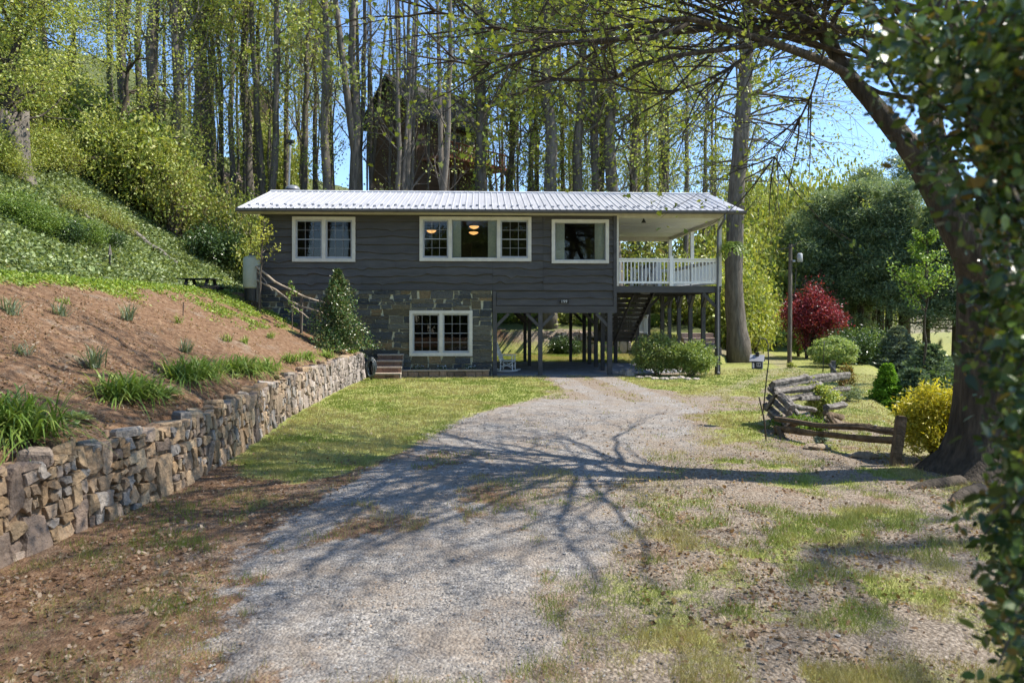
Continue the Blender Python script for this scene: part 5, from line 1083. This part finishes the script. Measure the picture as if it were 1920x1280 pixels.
# ---------------- woodland ----------------
def treeproto(seed, Ht=26., r=.28, nl=22, nleaf=5200, low=.30, L=.19, fork=False, cols=YG, lean=0., epi=500, spread=3.4):
    rg = R(seed); tr = MB(); lm = MB(); tips = []
    k = 15; s = np.linspace(0,1,k); wob = np.cumsum(rg.normal(size=(k,2)),0)*.10; C = np.stack([wob[:,0]+lean*Ht*s, wob[:,1], s*Ht],1); C[0,2] = -.8; rr = r*(1-.75*s); rr[0] = r*1.35
    C = np.insert(C, 1, [C[0]*[1,1,0]+[0,0,.9]], 0); rr = np.insert(rr, 1, r*1.02)
    tr.tube(C, rr, 10, rough=.03, rg=rg)
    stems = [(C, rr)]
    if fork:
        i0 = 5; a = rg.uniform(-.5,.5)+(0 if rg.random()<.5 else 3.14); q = C[i0]+np.stack([math.cos(a)*(s*2.6-.3*s*s), math.sin(a)*s*1.2, s*(Ht-C[i0][2])],1); tr.tube(q, .7*r*(1-.75*s), 8); stems.append((q, .7*r*(1-.75*s)))
    for i in range(nl):
        C_, R_ = stems[rg.integers(0,len(stems))]; u = low+(1-low)*rg.random(); j = u*(len(C_)-1); i0 = int(min(j,len(C_)-2)); p = C_[i0]+(C_[i0+1]-C_[i0])*(j-i0); a = rg.uniform(0,6.28)
        grow(tr, tips, rg, p, (math.cos(a),math.sin(a),rg.uniform(.3,1.1)), spread*(1.25-u)*rg.uniform(.5,1.1), max(.03,R_[i0]*rg.uniform(.2,.4)), 3, .15, .32, (1,3), 5)
    T = np.concatenate(tips); ci = rg.integers(0,len(T),nleaf//9); P = T[ci[rg.integers(0,len(ci),nleaf)]]+rg.normal(size=(nleaf,3))*.24
    leaves(lm, P, L, .7, .6, cols, rg)
    u = rg.uniform(.04,.75,epi); j = u*(len(C)-1.01); i0 = j.astype(int); P = C[i0]+(C[i0+1]-C[i0])*(j-i0)[:,None]; a = rg.uniform(0,6.28,epi); P[:,0] += np.cos(a)*(rr[i0]+rg.gamma(1.2,.14,epi)); P[:,1] += np.sin(a)*(rr[i0]+rg.gamma(1.2,.14,epi))
    cl = rg.integers(0,40,epi); P[:,2] += rg.normal(size=40)[cl]*.8; leaves(lm, P, L*.8, .7, .6, cols, rg)
    t = thing('woodland_tree', 'x', 'tree'); tr.build('trunk', BARK, t, True); lm.build('crown', LEAF, t); return t
protos = [treeproto(700,nl=22,nleaf=3400,epi=600),treeproto(701,nl=18,r=.3,low=.4,nleaf=3200,epi=800),treeproto(702,fork=True,nl=20,nleaf=3300,epi=600),treeproto(703,nl=26,r=.26,low=.25,nleaf=4300,epi=700),treeproto(704,fork=True,r=.32,nl=12,nleaf=350,epi=70),treeproto(705,nl=16,r=.24,lean=.05,low=.35,nleaf=2800,epi=500)]
slim = [treeproto(706,Ht=20,r=.10,nl=14,nleaf=900,epi=150,spread=2.0,L=.16),treeproto(707,Ht=18,r=.085,nl=12,nleaf=700,epi=160,spread=2.2,lean=.04,L=.16)]
used = set(); placed = []
def place(proto, px, D, wpx=None, lean=0, y0=None, hs=1.0):
    x = (px-CX)/F*D; z = gz(x, D); r0 = {0:.28,1:.3,2:.28,3:.26,4:.32,5:.24}.get(protos.index(proto) if proto in protos else -1, .095)
    k = (wpx/F*D/2)/r0 if wpx else 1.0; rz = random.Random(int(px*7+D)).uniform(0,6.28)
    sc = (k, k, max(.8,min(1.25,k**.35))*hs)
    placed.append((px, D, proto, (x,D,z-.1), rz, sc, lean))
T_ = [ # px, width px, distance, proto, lean
 (240,16,50,1,0),(262,12,54,3,0),(306,19,40,1,0),(325,15,39,3,0),(343,14,41,0,0),(361,13,44,3,0),(374,15,46,1,0),(398,19,45,1,0),(417,9,47,0,0),(436,10,44,3,0),(466,17,45,1,0),(482,10,47,0,0),(500,12,44,5,0),(520,13,42,2,0),(535,9,52,3,0),(575,12,47,0,0),(590,9,50,3,0),(614,17,40,1,0),(655,18,42,4,0),(672,11,44,3,.05),(682,12,45,4,0),(697,9,48,0,0),
 (745,9,45,5,0),(757,11,38,2,0),(768,12,39,3,0),(776,8,42,0,0),(836,14,37,1,0),(884,24,38,1,0),(911,17,38,3,0),(932,9,46,5,.06),(958,13,44,3,0),(972,9,47,5,.05),(1000,11,42,0,0),(1010,10,44,3,0),(1029,24,36,1,0),(1052,9,44,0,0),(1070,8,47,3,0),(1088,20,37,1,0),(1108,19,37.5,3,0),(1131,12,42,3,0),(1166,24,36.5,1,.02),(1193,16,39,3,0),(1212,10,43,0,0),(1236,9,45,5,0),(1256,11,42,2,.03),(1283,10,44,5,.05),(1310,10,46,3,.05),(1335,8,48,4,0),
 (1418,8,58,3,0),(1432,9,62,4,0),(1455,8,58,0,0),(1475,9,64,4,0),(1497,8,60,2,0),(1520,8,66,3,0),(1560,8,70,2,0),(1585,8,64,0,0)]
for px,wp,D,p,ln in T_:
    if 640 < px < 880 or (px < 640 and int(px)%3 == 0): p = 4
    if 850 < px < 1260: D += 6
    place(protos[p], px, D, wp*(1.2 if px < 1300 else 1), ln, hs=.5 if px > 1410 else 1.0) if ln else place(protos[p], px, D, wp*(1.2 if px < 1300 else 1), random.Random(px).gauss(0,.022), hs=.5 if px > 1410 else 1.0)
rg = R(720)
for i in range(40):
    px = rg.uniform(180,1400); D = rg.uniform(50,75)
    if 630 < px < 860: continue
    place(protos[rg.integers(0,6)], px, D, rg.uniform(5,9)); 
for i in range(30):
    px = rg.uniform(300,1340); D = rg.uniform(42,54)
    if 670 < px < 850: continue
    place(slim[rg.integers(0,2)], px, D, rg.uniform(3,6))
for i in range(16): px = rg.uniform(1380,1640); D = rg.uniform(60,85); place(protos[rg.integers(0,6)], px, D, rg.uniform(5,8), 0, hs=.42)
for i in range(8): px = rg.uniform(-60,230); D = rg.uniform(40,60); place(protos[rg.integers(0,6)], px, D, rg.uniform(8,14))
for px in (692,733,806,850): place(protos[4], px, 45., 4.5)
rg = R(725)
for i in range(26):
    x = rg.uniform(-26,26); y = rg.uniform(-34,-14); pr = protos[rg.integers(0,6)]; placed.append((9000+x, 10, pr, (x,y,gz(x,y)-.1), rg.uniform(0,6.28), (1.1,1.1,.8), 0))
placed.sort(key=lambda p: p[0]); cnt = {}
def bandname(px, D):
    if px > 8000: return 'behind the camera'
    if px < 440: return 'left of the roof'
    if px < 640: return 'above the left roof end'
    if px < 870: return 'around the hill house'
    if px < 1150: return 'behind the roof middle'
    if px < 1370: return 'behind the porch roof'
    return 'far right of the house'
def num(n):
    tens = ['','','twenty','thirty','forty','fifty']; o2 = ords+['sixteenth','seventeenth','eighteenth','nineteenth']
    if n < 20: return o2[n-1]
    t, u = divmod(n, 10)
    return {2:'twentieth',3:'thirtieth',4:'fortieth',5:'fiftieth'}[t] if u == 0 else tens[t]+' '+o2[u-1]
for px, D, proto, loc, rz, sc, lean in placed:
    b_ = bandname(px, D); cnt[b_] = cnt.get(b_, 0)+1
    kind = 'slender' if proto in slim else ('distant thin' if D > 52 else ('forked' if proto in (protos[2],protos[4]) else 'straight tall'))
    lab = f'{kind} grey tree, {num(cnt[b_])} from left among trees {b_}'
    if id(proto) not in used: used.add(id(proto)); o = proto; o.location = loc; o.rotation_euler = (0,lean,rz); o.scale = sc; o['label'] = lab; o['group'] = 'woodland trees behind the house'
    else: o = dup(proto, loc, rz, sc, lab, 'woodland trees behind the house'); o.rotation_euler = (0,lean,rz)
# big straight trunk right of the porch with bare side branches
c = np.array([ (1382-CX)/F*34., 34., 0]); c[2] = gz(c[0],c[1]); t = thing('tall_porch_tree', 'tall thick grey tree with bare side branches just right of the porch', 'tree', tuple(c)); tr = MB(); rg = R(740); C0 = c
pp = [(1387,660),(1380,600),(1376,520),(1378,430),(1383,330),(1392,230),(1399,120),(1405,0),(1411,-150),(1416,-320)]
P = curve([PT(a,b_,34.)-C0 for a,b_ in pp], 24); P[0,2] = -.6; r_ = np.interp(np.linspace(0,1,24),[0,.06,.15,.6,1],[.62,.47,.41,.33,.16]); tr.tube(P, r_, 14, rough=.03, rg=rg); tips = []
for py, ln, zz in ((150,3.0,.2),(172,2.6,.15),(188,2.6,0),(198,2.2,-.1),(218,3.4,-.05),(234,3.6,-.1),(250,3.0,-.15),(110,2.5,.3),(80,3,.4),(40,3,.5),(300,2.2,-.2),(340,1.6,0)):
    p = P[np.argmin(np.abs(P[:,2]-(PT(0,py,34.)-C0)[2]))]
    for sg in (1,-1,1)[: 3 if py > 100 else 2]: grow(tr, tips, rg, p, (sg*1.0,rg.normal()*.5,zz+.2), ln*rg.uniform(.7,1.2), .055, 3, -.10, .35, (1,3), 5)
for k in range(14): p = P[rg.integers(15,24)]; a = rg.uniform(0,6.28); grow(tr, tips, rg, p, (math.cos(a),math.sin(a),.5), rg.uniform(2,4), .07, 2, .1, .3, (1,3), 5)
tr.build('trunk', BARK, t, True); lm = MB(); T = np.concatenate(tips); leaves(lm, T[rg.integers(0,len(T),3500)]+rg.normal(size=(3500,3))*.15, .13, .7, .6, YG, rg); lm.build('crown', LEAF, t)

# ---------------- brush, understory, pines ----------------
def brushproto(seed, cols, n=5200, L=.14, r=(1.5,1.3,1.2), clumps=90, csz=.2, stems=26, name='woodland_shrub', mat=None, shell=.3, bias=.5):
    return bush(name, (0,0,0), r, n, L, cols, 'x', 'shrub', seed, clumps=clumps, csz=csz, stems=stems, shell=shell, mat=mat, bias=bias)
bp = {'y':brushproto(800,YG), 'y2':brushproto(801,YG*.85,n=4200,stems=40), 'm':brushproto(802,MG*1.2,n=6000), 'd':brushproto(803,np.concatenate([DG,DG*1.5]),n=6500,L=.16,name='rhododendron',mat=HOLLY), 'b':brushproto(804,np.concatenate([YG*.8,[(.22,.18,.09)]]),n=2600,stems=60)}
bc = {}; bu = set()
def brush(kind, px, py, D, s, where, hz=1.0, ontop=True):
    x = (px-CX)/F*D; z = gz(x,D) if py is None else H+(CY-py)/F*D
    z = min(z, gz(x,D)+.2) if py is not None else z
    p = bp[kind]; rz = (px*1.7+D) % 6.28; bc[where] = bc.get(where,0)+1
    q = {'y':'yellow green','y2':'light green','m':'mid green','d':'dark glossy','b':'thin twiggy'}[kind]
    lab = f'{q} bush, {num(bc[where])} from left {where}'
    if kind not in bu: bu.add(kind); o = p; o.location = (x,D,z-.15); o.rotation_euler = (0,0,rz); o.scale = (s,s,s*hz); o['label'] = lab
    else: o = dup(p, (x,D,z-.15), rz, (s,s,s*hz), lab)
    o['group'] = 'woodland bushes'
rg = R(810)
for px in np.arange(-40,330,24): brush(rg.choice(['y','y2','m','b']), px+rg.normal()*8, None, hit(px, np.interp(px,[0,150,300,440],[345,318,322,335]),18)[1]+.8, rg.uniform(.5,.9), 'atop the ivy bank', 1.0)
for px in np.arange(-60,330,30): brush(rg.choice(['y','y2','m']), px, None, rg.uniform(37,41), rg.uniform(1.2,1.8), 'on the slope above the ivy', 1.3)
for px in np.arange(310,640,20): brush(rg.choice(['y','b','y2','b']), px, None, rg.uniform(35,39), rg.uniform(.8,1.2), 'behind the left roof end', 1.4)
for px in np.arange(560,900,20): brush(rg.choice(['m','d','y','b','d']), px, None, rg.uniform(36,40), rg.uniform(.55,.8), 'below the hill house', 1.05)
for px in np.arange(880,1400,22): brush(rg.choice(['y','y2','m','b']), px, None, rg.uniform(43,50), rg.uniform(1.2,1.9), 'beyond the back garden wall', 1.2)
for px in np.arange(1340,1480,15): brush(rg.choice(['y','y','y2','b']), px, None, rg.uniform(39,47)+(px>1440)*6, rg.uniform(.9,1.5), 'on the bank beside the porch', 1.5)
for px in np.arange(1300,1420,17): brush(rg.choice(['y','y2']), px, None, rg.uniform(46,52), rg.uniform(1.6,2.2), 'high behind that porch bank', 1.6)
for px in np.arange(940,1230,26): brush(rg.choice(['m','y2','m']), px, None, rg.uniform(42,43), rg.uniform(.35,.6), 'just above the back garden wall', .8)
for px,D_,s_,k_ in ((690,46,.7,'b'),(806,47,1.0,'b'),(845,46,.9,'y2'),(505,56,1.5,'y'),(530,55,1.5,'y2'),(480,56,1.5,'y2')): brush(k_, px, None, D_, s_, 'near the hill house', 1.7)
for px in (765,790,815,840,868): brush(('y','y2','m')[px%3], px, None, 43.5, .8, 'right of the hill house gable', 1.5)
for px in (655,680,705,728): brush(('m','d')[px%2], px, None, 43., .6, 'under the hill house gable', 1.2)
for k_,px in enumerate(range(1590,1930,22)): brush(('d','m','d')[k_%3], px, None, 33+(k_*7)%6, .75, 'in the row added to darken the pine understory', .9)  # dark bushes added to stand in for the shade below the pines
for k_,px in enumerate(range(1385,1660,19)): brush(('y','y2')[k_%2], px, None, 60+(k_*5)%9, 2.3, 'in the far spring woods', 2.4)
for i in range(14): px = 600+i*48; brush('m', px, None, -16., 2.6, 'behind the camera', 1.5)
brush('d', 1062, None, 40.6, .65, 'at the back garden wall', .7)
for px,py,kk,ss in ((70,440,'m',.55),(120,452,'d',.45),(160,458,'m',.5),(205,462,'d',.4),(225,440,'b',.5),(30,415,'m',.55),(140,405,'b',.55),(190,420,'b',.5)): brush(kk, px, None, hit(px,py,16)[1], ss, 'on the left ivy bank', .8)
brush('d', 400, None, 34.5, .9, 'by the old double stump', .9)
# near-left spreading trees with hanging yellow-green foliage
def leftree(px, D, Ht, seed, label, nleaf, L=.11, lean=.1, py=None):
    x = (px-CX)/F*D; b_ = np.array([x,D,gz(x,D)]); t = thing('spring_maple_tree', label, 'tree', tuple(b_)); rg = R(seed); tr = MB(); tips = []
    s = np.linspace(0,1,12); C = np.stack([lean*Ht*s**1.5, -.05*Ht*s, s*Ht],1)+rg.normal(size=(12,3))*.08; C[0] = (0,0,-.4); tr.tube(C, .26*(1-.75*s), 9)
    for i in range(20): u = rg.uniform(.18,1); p = np.array([np.interp(u,s,C[:,j]) for j in range(3)]); a = rg.uniform(0,6.28); grow(tr, tips, rg, p, (math.cos(a),math.sin(a),.35), rg.uniform(1.5,3.2), .06, 3, -.06, .35, (1,3), 5)
    tr.build('trunk', BARKD, t, True); T = np.concatenate(tips); lm = MB(); P = T[rg.integers(0,len(T),nleaf)]+rg.normal(size=(nleaf,3))*.18; leaves(lm, P, L, .7, .7, YG*.95, rg); lm.build('crown', LEAF, t)
leftree(20, hit(20,318,18)[1], 8.5, 851, 'spreading tree thick with yellow green leaves at the top left edge', 14000)
leftree(125, hit(125,300,18)[1]+1, 7.5, 852, 'second spreading yellow green tree right of the one at the left edge', 13000)
leftree(225, 38, 7.0, 853, 'yellow green tree left of the tall trunks at the top of the slope', 11000)
leftree(-70, 27, 8, 854, 'leafy tree overhanging from beyond the left edge of the picture', 16000)
# stumps and fallen logs
def stump(px, py, r, h, label, seed, n=1, mat=BARK):
    b_ = hit(px, py, 18); rg = R(seed); mb = MB()
    for q in range(n):
        o_ = np.array([q*r*1.5-.75*r*(n-1), rg.normal()*.1, 0]); a = np.linspace(0,2*math.pi,18,endpoint=False); rows = []
        for z, k in ((-.6,1.5),(.0,1.25),(.3*h,1.0),(.7*h,.95),(h,.92),(h*.98,.5)):
            rr = r*k*(1+.10*np.sin(a*5+q)+.06*np.sin(a*9+z)); rows.append(np.stack([o_[0]+rr*np.cos(a)+z*.12*(q-.5*(n-1)), o_[1]+rr*np.sin(a), z+(.18*h*np.sin(a*2+q) if z > .8*h else 0)*np.ones(18)],1))
        V = np.concatenate(rows)+b_; mb.add(V, [(w_*18+i,w_*18+(i+1)%18,w_*18+18+(i+1)%18,w_*18+18+i) for w_ in range(5) for i in range(18)]+[tuple(range(90,108))])
    tag(mb.build('tree_stump', mat, loc=b_, smooth=True), label, 'tree stump', 'old stumps on the slope')
stump(440,388,.52,1.9,'large pale old double stump at the top of the ivy bank by the roof end',861,2, M('stump_bark', (.12,.095,.075), (.36,.30,.25), 3, .95, 1, 8, stretch=(4,4,.5), c3=(.22,.18,.145)))
stump(32,335,.5,2.2,'old stump with pale roots at the far left of the slope',862); stump(138,322,.22,1.1,'small broken stump with a pale root left of the crooked shrub',863)
def fallen(a, b_, r, label, seed, mat=GREYWOOD):
    rg = R(seed); P = []
    for (px,D,dz) in (a,b_): x = (px-CX)/F*D; P.append((x,D,gz(x,D)+dz))
    P = np.array(P); q = np.linspace(0,1,12)[:,None]; C = P[0]*(1-q)+P[1]*q+rg.normal(size=(12,3))*.04; mb = MB(); mb.tube(C, np.linspace(r,r*.6,12), 8, rough=.08); tag(mb.build('fallen_log', mat, loc=C[0], smooth=True), label, 'log', 'fallen logs on the slope')
fallen((243,31.5,.15),(330,31.,.1),.13,'mossy fallen log lying across the ivy near the slope shrub',871); fallen((275,41,.6),(395,41,.2),.10,'thin pale fallen trunk leaning between the tall trees upper left',872); fallen((545,41,1.2),(612,39,.3),.10,'pale fallen branch behind the left end of the roof',873); fallen((150,29,.2),(215,28.4,.0),.10,'short fallen log below the left slope shrubs',874); fallen((150,26.5,.3),(172,26.,.05),.06,'bare curved root lying on the ivy bank',875)
# pines on the right
def pine(px, D, Ht, label, seed, n=19000, r=3.2, cols=PINEC, name='pine_tree', low=.12):
    x = (px-CX)/F*D; b_ = np.array([x,D,gz(x,D)]); t = thing(name, label, 'tree', tuple(b_), 0, 'pines right of the lawn'); rg = R(seed); tr = MB(); lm = MB()
    tr.tube([(0,0,-.5),(.1,0,Ht*.5),(0,0,Ht*.97)], [.24,.17,.03], 9); nb = 46; per = n//nb
    for i in range(nb):
        u = low+(1-low)*(i+rg.random())/nb; a = i*2.4+rg.normal()*.3; Lb = .82*r*(1.05-u)**.6*rg.uniform(.55,1.35); d = np.array([math.cos(a),math.sin(a),.05+.35*u]); p = np.array([0,0,u*Ht]); s = np.linspace(0,1,5)[:,None]
        C = p+d*Lb*s+np.array([0,0,1])*(-.08*Lb*np.sin(s*3.1)); tr.tube(C, np.linspace(.05,.012,5), 4, cap=False)
        nt_ = 11; tt = rg.uniform(.3,1.02,nt_); q = np.array([-math.sin(a),math.cos(a),0]); TC = p+d*(tt*Lb)[:,None]+q*(rg.normal(size=nt_)*.22*Lb)[:,None]+rg.normal(size=(nt_,3))*[.1,.1,.12]
        m = per//nt_; P = np.repeat(TC,m,0)+rg.normal(size=(m*nt_,3))*[.30,.30,.17]; leaves(lm, P, .26, .2, .9, cols, rg)
    tr.build('trunk', BARKD, t, True); lm.build('crown', NEEDLE, t)
PL = [(1492,50,8.5,3.0),(1535,47,9.5,3.4),(1575,48,9.5,3.2),(1612,46,10,3.6),(1650,47,10,3.4),(1690,44,10,3.5),(1735,43,9,3.4),(1790,42,10,3.4),(1850,41,10,3.2),(1910,33,9,3.0),(1975,31,9,3.0),(1625,52,12,3.6),(1700,52,13,4),(1560,56,11,3.5),(1515,53,8.5,3.2),(1595,48,8.5,3.2),(1665,45,9,3.4),(1640,50,11,4)]
for i,(px,D,h,r) in enumerate(sorted(PL)): pine(px,D,h,f'dark blue green pine, {num(i+1)} from the left in the row beyond the lawn',880+i,r=r,low=.28 if px > 1590 else .12)
b_ = hit(1700,706); sapling('bright_maple', np.array([(1735-CX)/F*24,24,gz((1735-CX)/F*24,24)]), 5.4, (0,0), 905, 2600, .10, MG*1.7, 'small tree with bright green leaves in front of the dark pines', spread=.85, r=.05, start=.55, nb=40, trunkmat=BARKD)
for i,(px,D) in enumerate(((1640,22),(1790,20),(1860,19),(1905,22),(1760,27))):
    x = (px-CX)/F*D
    bush('understory_bush', (x,D,gz(x,D)-.1), (1.0,.9,.9), 4500, .12, DG*1.3 if i%2 else MG, f'shaded green bush, {num(i+1)} in the dim ground right of the conifers', 'shrub', 910+i, clumps=60) if i else None
# tall trees standing right of the view that shade the drive
for i,(x,y,h) in enumerate(((17,4,24),(20,8.6,23),(14.5,-1,22))):
    rg = R(930+i); t = thing('roadside_tree', f'tall thinly leaved tree right of the drive, {num(i+1)} outside the picture', 'tree', (x,y,gz(x,y))); tr = MB(); tips = []; s = np.linspace(0,1,10); C = np.stack([-.03*h*s,0*s,s*h],1)+rg.normal(size=(10,3))*.1; tr.tube(C, .3*(1-.7*s), 9)
    for k in range(26): p = C[rg.integers(3,10)]; a = rg.uniform(0,6.28); grow(tr, tips, rg, p, (math.cos(a),math.sin(a),.5), rg.uniform(2,4.6), .08, 3, .08, .3, (1,3), 5)
    tr.build('trunk', BARKD, t, True); T = np.concatenate(tips); lm = MB(); leaves(lm, T[rg.integers(0,len(T),4000)]+rg.normal(size=(4000,3))*.15, .11, .7, .7, YG, rg); lm.build('crown', LEAF, t)
# ---------------- brown house on the hill ----------------
D = 50.; x = (735-CX)/F*D; zg = H+(CY-330)/F*D; bh = thing('brown_hill_house', 'dark brown gabled wooden house high on the hill among the trees', 'house', (x,D,zg-2.5), rad(-38))
BRW = M('dark_timber', (.075,.048,.032), (.16,.10,.068), 3, .85, .4, 20, stretch=(.5,.5,4)); w_, l_, he, hr_ = 4.6, 7.0, 6.4, 9.0
mb = MB(); mb.add([(-w_/2,0,0),(w_/2,0,0),(w_/2,0,he),(0,0,hr_),(-w_/2,0,he),(-w_/2,l_,0),(w_/2,l_,0),(w_/2,l_,he),(0,l_,hr_),(-w_/2,l_,he)], [(0,1,2,3,4),(5,9,8,7,6),(0,4,9,5),(1,6,7,2)]); mb.build('wall', BRW, bh)
mb = MB()
for s in (1,-1): mb.add([(s*(w_/2+.45),-.6,he-.5),(0,-.6,hr_+.05),(0,l_+.5,hr_+.05),(s*(w_/2+.45),l_+.5,he-.5),(s*(w_/2+.45),-.6,he-.3),(0,-.6,hr_+.25),(0,l_+.5,hr_+.25),(s*(w_/2+.45),l_+.5,he-.3)], [(0,1,2,3),(4,5,6,7),(0,1,5,4),(2,3,7,6),(3,0,4,7)])
mb.build('roof', M('dark_shingle', (.03,.028,.026), (.07,.065,.06), 6, .9), bh)
for y in (3.2,4.6,6.0):
    f = MB(); Wx = w_/2; fr = [(y,y+1.1,4.6,5.7)]
    for a,b2,c_,d_ in fr:
        for q in ((a,c_,b2,c_+.08),(a,d_-.08,b2,d_),(a,c_,a+.08,d_),(b2-.08,c_,b2,d_),((a+b2)/2-.03,c_,(a+b2)/2+.03,d_)): f.box((Wx,q[0],q[1]),(Wx+.06,q[2],q[3]))
    wi = f.build('window', CREAM, bh); g = MB(); g.box((Wx+.0,y+.08,4.68),(Wx+.02,y+1.02,5.62)); g.build('pane', M('dim_glass',(.05,.06,.07),rough=.1), wi)
mb = MB(); mb.box((w_/2,.5,3.3),(w_/2+2.2,l_,3.5)); mb.box((w_/2+2.1,.5,4.3),(w_/2+2.2,l_,4.4)); 
for k in range(26): mb.box((w_/2+2.12,.5+k*.3,3.5),(w_/2+2.18,.56+k*.3,4.3))
for y in (.6,4.4,l_-.2): mb.box((w_/2+2.0,y,-2),(w_/2+2.18,y+.18,3.3))
mb.build('balcony', M('red_timber', (.26,.10,.06), (.36,.15,.09), 5), bh)
D = 62.; x = (512-CX)/F*D; zb = gz(x,D); th = thing('tan_hill_house', 'tan walled house mostly hidden behind trunks far up the slope', 'house', (x-1.2,D,zb-.5), rad(20))
mb = MB(); zt = H+(CY-170)/F*D-zb; mb.add([(-1.2,0,0),(1.2,0,0),(1.2,0,zt),(0,0,zt+1.),(-1.2,0,zt),(-1.2,5,0),(1.2,5,0),(1.2,5,zt),(0,5,zt+1.),(-1.2,5,zt)], [(0,1,2,3,4),(5,9,8,7,6),(0,4,9,5),(1,6,7,2)]); mb.build('wall', M('tan_wall', (.42,.25,.15), (.5,.3,.18), 3), th)
mb = MB()
for s in (1,-1): mb.add([(s*1.5,-.4,zt-.2),(0,-.4,zt+1.05),(0,5.4,zt+1.05),(s*1.5,5.4,zt-.2),(s*1.5,-.4,zt-.02),(0,-.4,zt+1.23),(0,5.4,zt+1.23),(s*1.5,5.4,zt-.02)], [(0,1,2,3),(4,5,6,7),(0,1,5,4),(2,3,7,6),(3,0,4,7)])
mb.build('roof', WHITE, th); mb = MB(); mb.box((-.6,-.06,zt*.4),(.6,-.0,zt*.4+1.2)); mb.build('window', CREAM, th)
# steps up beyond the porch, mound planter
mb = MB(); rg = R(950)
for k in range(4):
    c = hit(1322, 664-k*10, 28, 40) if k == 0 else c; mb.box((c[0]-.75,c[1]+k*.45,c[2]-.3+k*.2),(c[0]+.75,c[1]+k*.45+.5,c[2]+.06+k*.2),0,np.array((.36,.28,.24))*rg.uniform(.8,1.2)); mb.box((c[0]-.74,c[1]+k*.45+.04,c[2]-.3+k*.2),(c[0]+.74,c[1]+k*.45+.45,c[2]+.0+k*.2),1)
tag(mb.build('garden_steps', [STONE,MORTG], loc=c), 'pinkish stone garden steps behind the right porch post', 'steps')
